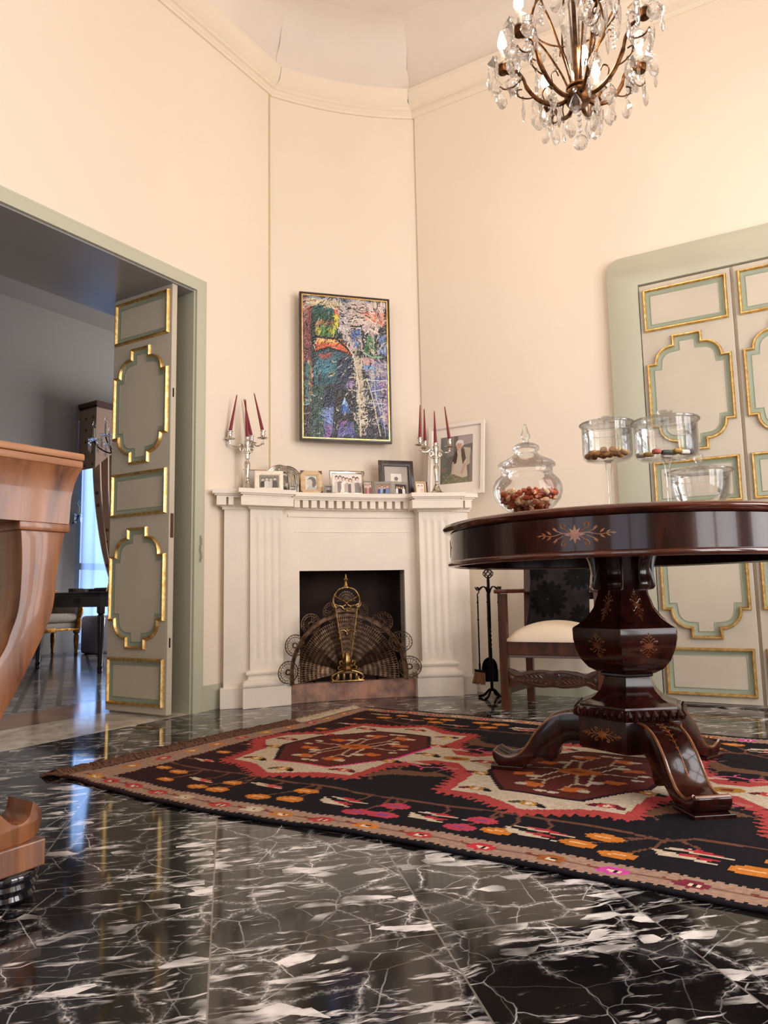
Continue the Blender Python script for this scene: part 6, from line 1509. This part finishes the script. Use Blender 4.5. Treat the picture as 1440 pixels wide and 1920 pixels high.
for x in (-Ws + .03, -.03):
    b = MB(); b.prism([(x - .03, .30), (x + .03, .30), (x + .03, .60), (x - .03, .60)], .0, Ds, 'xz', .012); b.obj('arm', 'settee', t, smooth=30)
    b = MB(); b.tube([(x, -.012, z) for z in (.30, .40)], .030, 8); b.tube(bez([(x, -.01, .40), (x + .025, -.015, .48), (x + .02, -.012, .56), (x, 0, .62), (x, .12, .64), (x, Ds - .05, .66)], 5), .026, 8); b.obj('arm_post', 'gilt', t)
    for y in (.02, Ds - .04): b = MB(); b.lathe([(0, .28), (.035, .28), (.036, .25), (.02, .235), (.028, .21), (.026, .15), (.016, .03), (.022, .02), (.016, 0), (0, 0)], 12, (x, y, 0), rfun=lambda a, z: 1 + .08 * math.cos(8 * a)); b.obj('leg', 'gilt', t)
# second gilt seat at the far left
t = thing('gilt_chair', 'gilt framed chair half hidden behind the console leg', 'chair', far(.35, -4.1), AL)
b = MB(); b.box(-.3, .3, 0, .5, .34, .44, .03); b.obj('seat', 'settee', t, smooth=30)
b = MB(); b.box(-.28, .28, .44, .5, .44, .85, .02); b.obj('backrest', 'settee', t, smooth=30)
b = MB(); b.tube(bez([(-.3, .47, .4), (-.3, .47, .8), (-.15, .47, .9), (0, .47, .92), (.15, .47, .9), (.3, .47, .8), (.3, .47, .4)], 5), .022, 8); b.obj('gilt_frame', 'gilt', t)
for x in (-.27, .27):
    for y in (.03, .47): b = MB(); b.lathe([(0, .34), (.028, .34), (.016, 0), (0, 0)], 10, (x, y, 0)); b.obj('leg', 'gilt', t)
b = MB(); b.box(-.16, .16, -.3, .02, 0, .42, .04, None, 3); tag(b.obj('ottoman', 'ottoman', None, far(2.49, -4.30), AL, smooth=40), 'grey square upholstered ottoman beside the gilt settee and window', 'ottoman')
b = MB(); b.sphere((0, 0, .055), .16, 16, 10, (1, .7, .33)); tag(b.obj('floor_cushion', 'dkcushion', None, far(2.86, -4.28), AL), 'dark cushion lying on the floor in front of the bright far window', 'cushion')
# pelmet and drawn curtain
t = thing('pelmet', 'dark wood pelmet with patterned valance over the far window', 'pelmet', far(2.44, -FN + .005, 2.89), AL)
b = MB(); b.box(0, 1.5, -.36, 0, .0, .055, .004); b.box(.02, 1.48, -.34, 0, -.02, .0); b.obj('cornice_board', 'pelmet', t, smooth=0)
b = MB(); P = [(.02, -.02), (1.48, -.02)] + [tuple(p) for p in bez([(1.48, -.75), (1.25, -.55), (1.0, -.42), (.75, -.38), (.5, -.42), (.25, -.55), (.02, -.75)], 5)]
b.prism(P, -.335, -.325, 'xz'); b.box(.02, .03, -.33, 0, -.75, -.02); b.obj('valance', 'curtain', t, smooth=0)
t = thing('curtain', 'patterned brown curtain swept aside at the far window', 'curtain', far(2.44, -FN + .22), AL)
b = MB(); nz, nx = 26, 40; rows = []
for j in range(nz + 1):
    z = 2.87 - 2.2 * j / nz; q = j / nz
    xl = .04 + .12 * q + .25 * q ** 4; xr = 1.0 - .35 * q ** 2
    rows.append([b.bm.verts.new((xl + (xr - xl) * i / nx, .035 * math.sin(i * 1.25 + .6 * math.sin(j * .2)) * (1 - .4 * q), z)) for i in range(nx + 1)])
for A, Bq in zip(rows, rows[1:]):
    for i in range(nx): b.bm.faces.new((A[i], A[i + 1], Bq[i + 1], Bq[i]))
b.obj('drape', 'curtain', t, smooth=60, recalc=False, solid=.004)
b = MB(); b.torus((.58, -.01, .69), .10, .02, 20, 8, 'z', .5); b.obj('tieback', 'curtain', t)
t = thing('sheer_curtain', 'white translucent curtain hanging over the bright far window', 'curtain', far(2.46, -FN + .12), AL)
b = MB(); rows = [[b.bm.verts.new((1.2 * i / 50, .02 * math.sin(i * .9), z)) for i in range(51)] for z in (.02, 2.8)]
for i in range(50): b.bm.faces.new((rows[0][i], rows[0][i + 1], rows[1][i + 1], rows[1][i]))
b.obj('sheer', 'sheer', t, smooth=60, recalc=False)
# wall light and hanging light of the far room, both unlit
def small_light(name, label, cat, loc, nar, hang):
    t = thing(name, label, cat, loc, AL)
    if hang:
        b = MB(); b.tube([(0, 0, 0), (0, 0, 4 - loc[2])], .006, 6); b.sphere((0, 0, 0), .035, 12, 8); b.lathe([(0, -.12), (.02, -.1), (.03, -.06), (.012, -.02), (.01, .2)], 12); b.obj('stem', 'iron', t)
    else:
        b = MB(); b.lathe([(0, -.12), (.03, -.1), (.045, 0), (.03, .1), (0, .12)], 14, (0, .055, 0), rot=None); b.obj('back_plate', 'iron', t)
    for k in range(nar):
        a = (2 * PI * k / nar + .35) if hang else -PI / 2 + (k - (nar - 1) / 2) * 1.3; R_ = .22 if hang else .13; ca, sa = math.cos(a), math.sin(a)
        b = MB(); b.tube([(r * ca, r * sa + (0 if hang else .05), z) for r, z in [tuple(p) for p in bez([(.02, -.06), (R_ * .4, -.10), (R_ * .8, -.06), (R_, .0)], 5)]], .006, 6); arm = b.obj('arm', 'iron', t)
        c = (R_ * ca, R_ * sa + (0 if hang else .05), 0)
        b = MB(); b.lathe([(0, 0), (.02, .0), (.05, .012), (.052, .016), (.012, .012), (0, .012)], 14, c); b.obj('drip_dish', 'thickglass', arm)
        b = MB(); b.lathe([(0, .01), (.010, .01), (.010, .11), (0, .11)], 10, c); b.obj('candle_sleeve', 'milk', arm)
        b = MB(); b.lathe([(0, .11), (.012, .125), (.014, .14), (.006, .165), (0, .18)], 10, c); b.obj('bulb', 'thickglass', arm)
        for i in range(4): w = 2 * PI * i / 4; inst(PM[1], 'pendant', arm, (c[0] + .045 * math.cos(w), c[1] + .045 * math.sin(w), .012))
q = Vector((-2.25, 5.95)); small_light('hanging_light', 'dark crystal hung light with unlit candle bulbs seen left of the open door', 'chandelier', (q.x, q.y, 1.95), 6, True)
q = LP(2.375, -FN + .005); small_light('wall_light', 'unlit candle wall light with crystal drops on the far grey wall', 'wall light', (q.x, q.y, 1.60), 2, False)
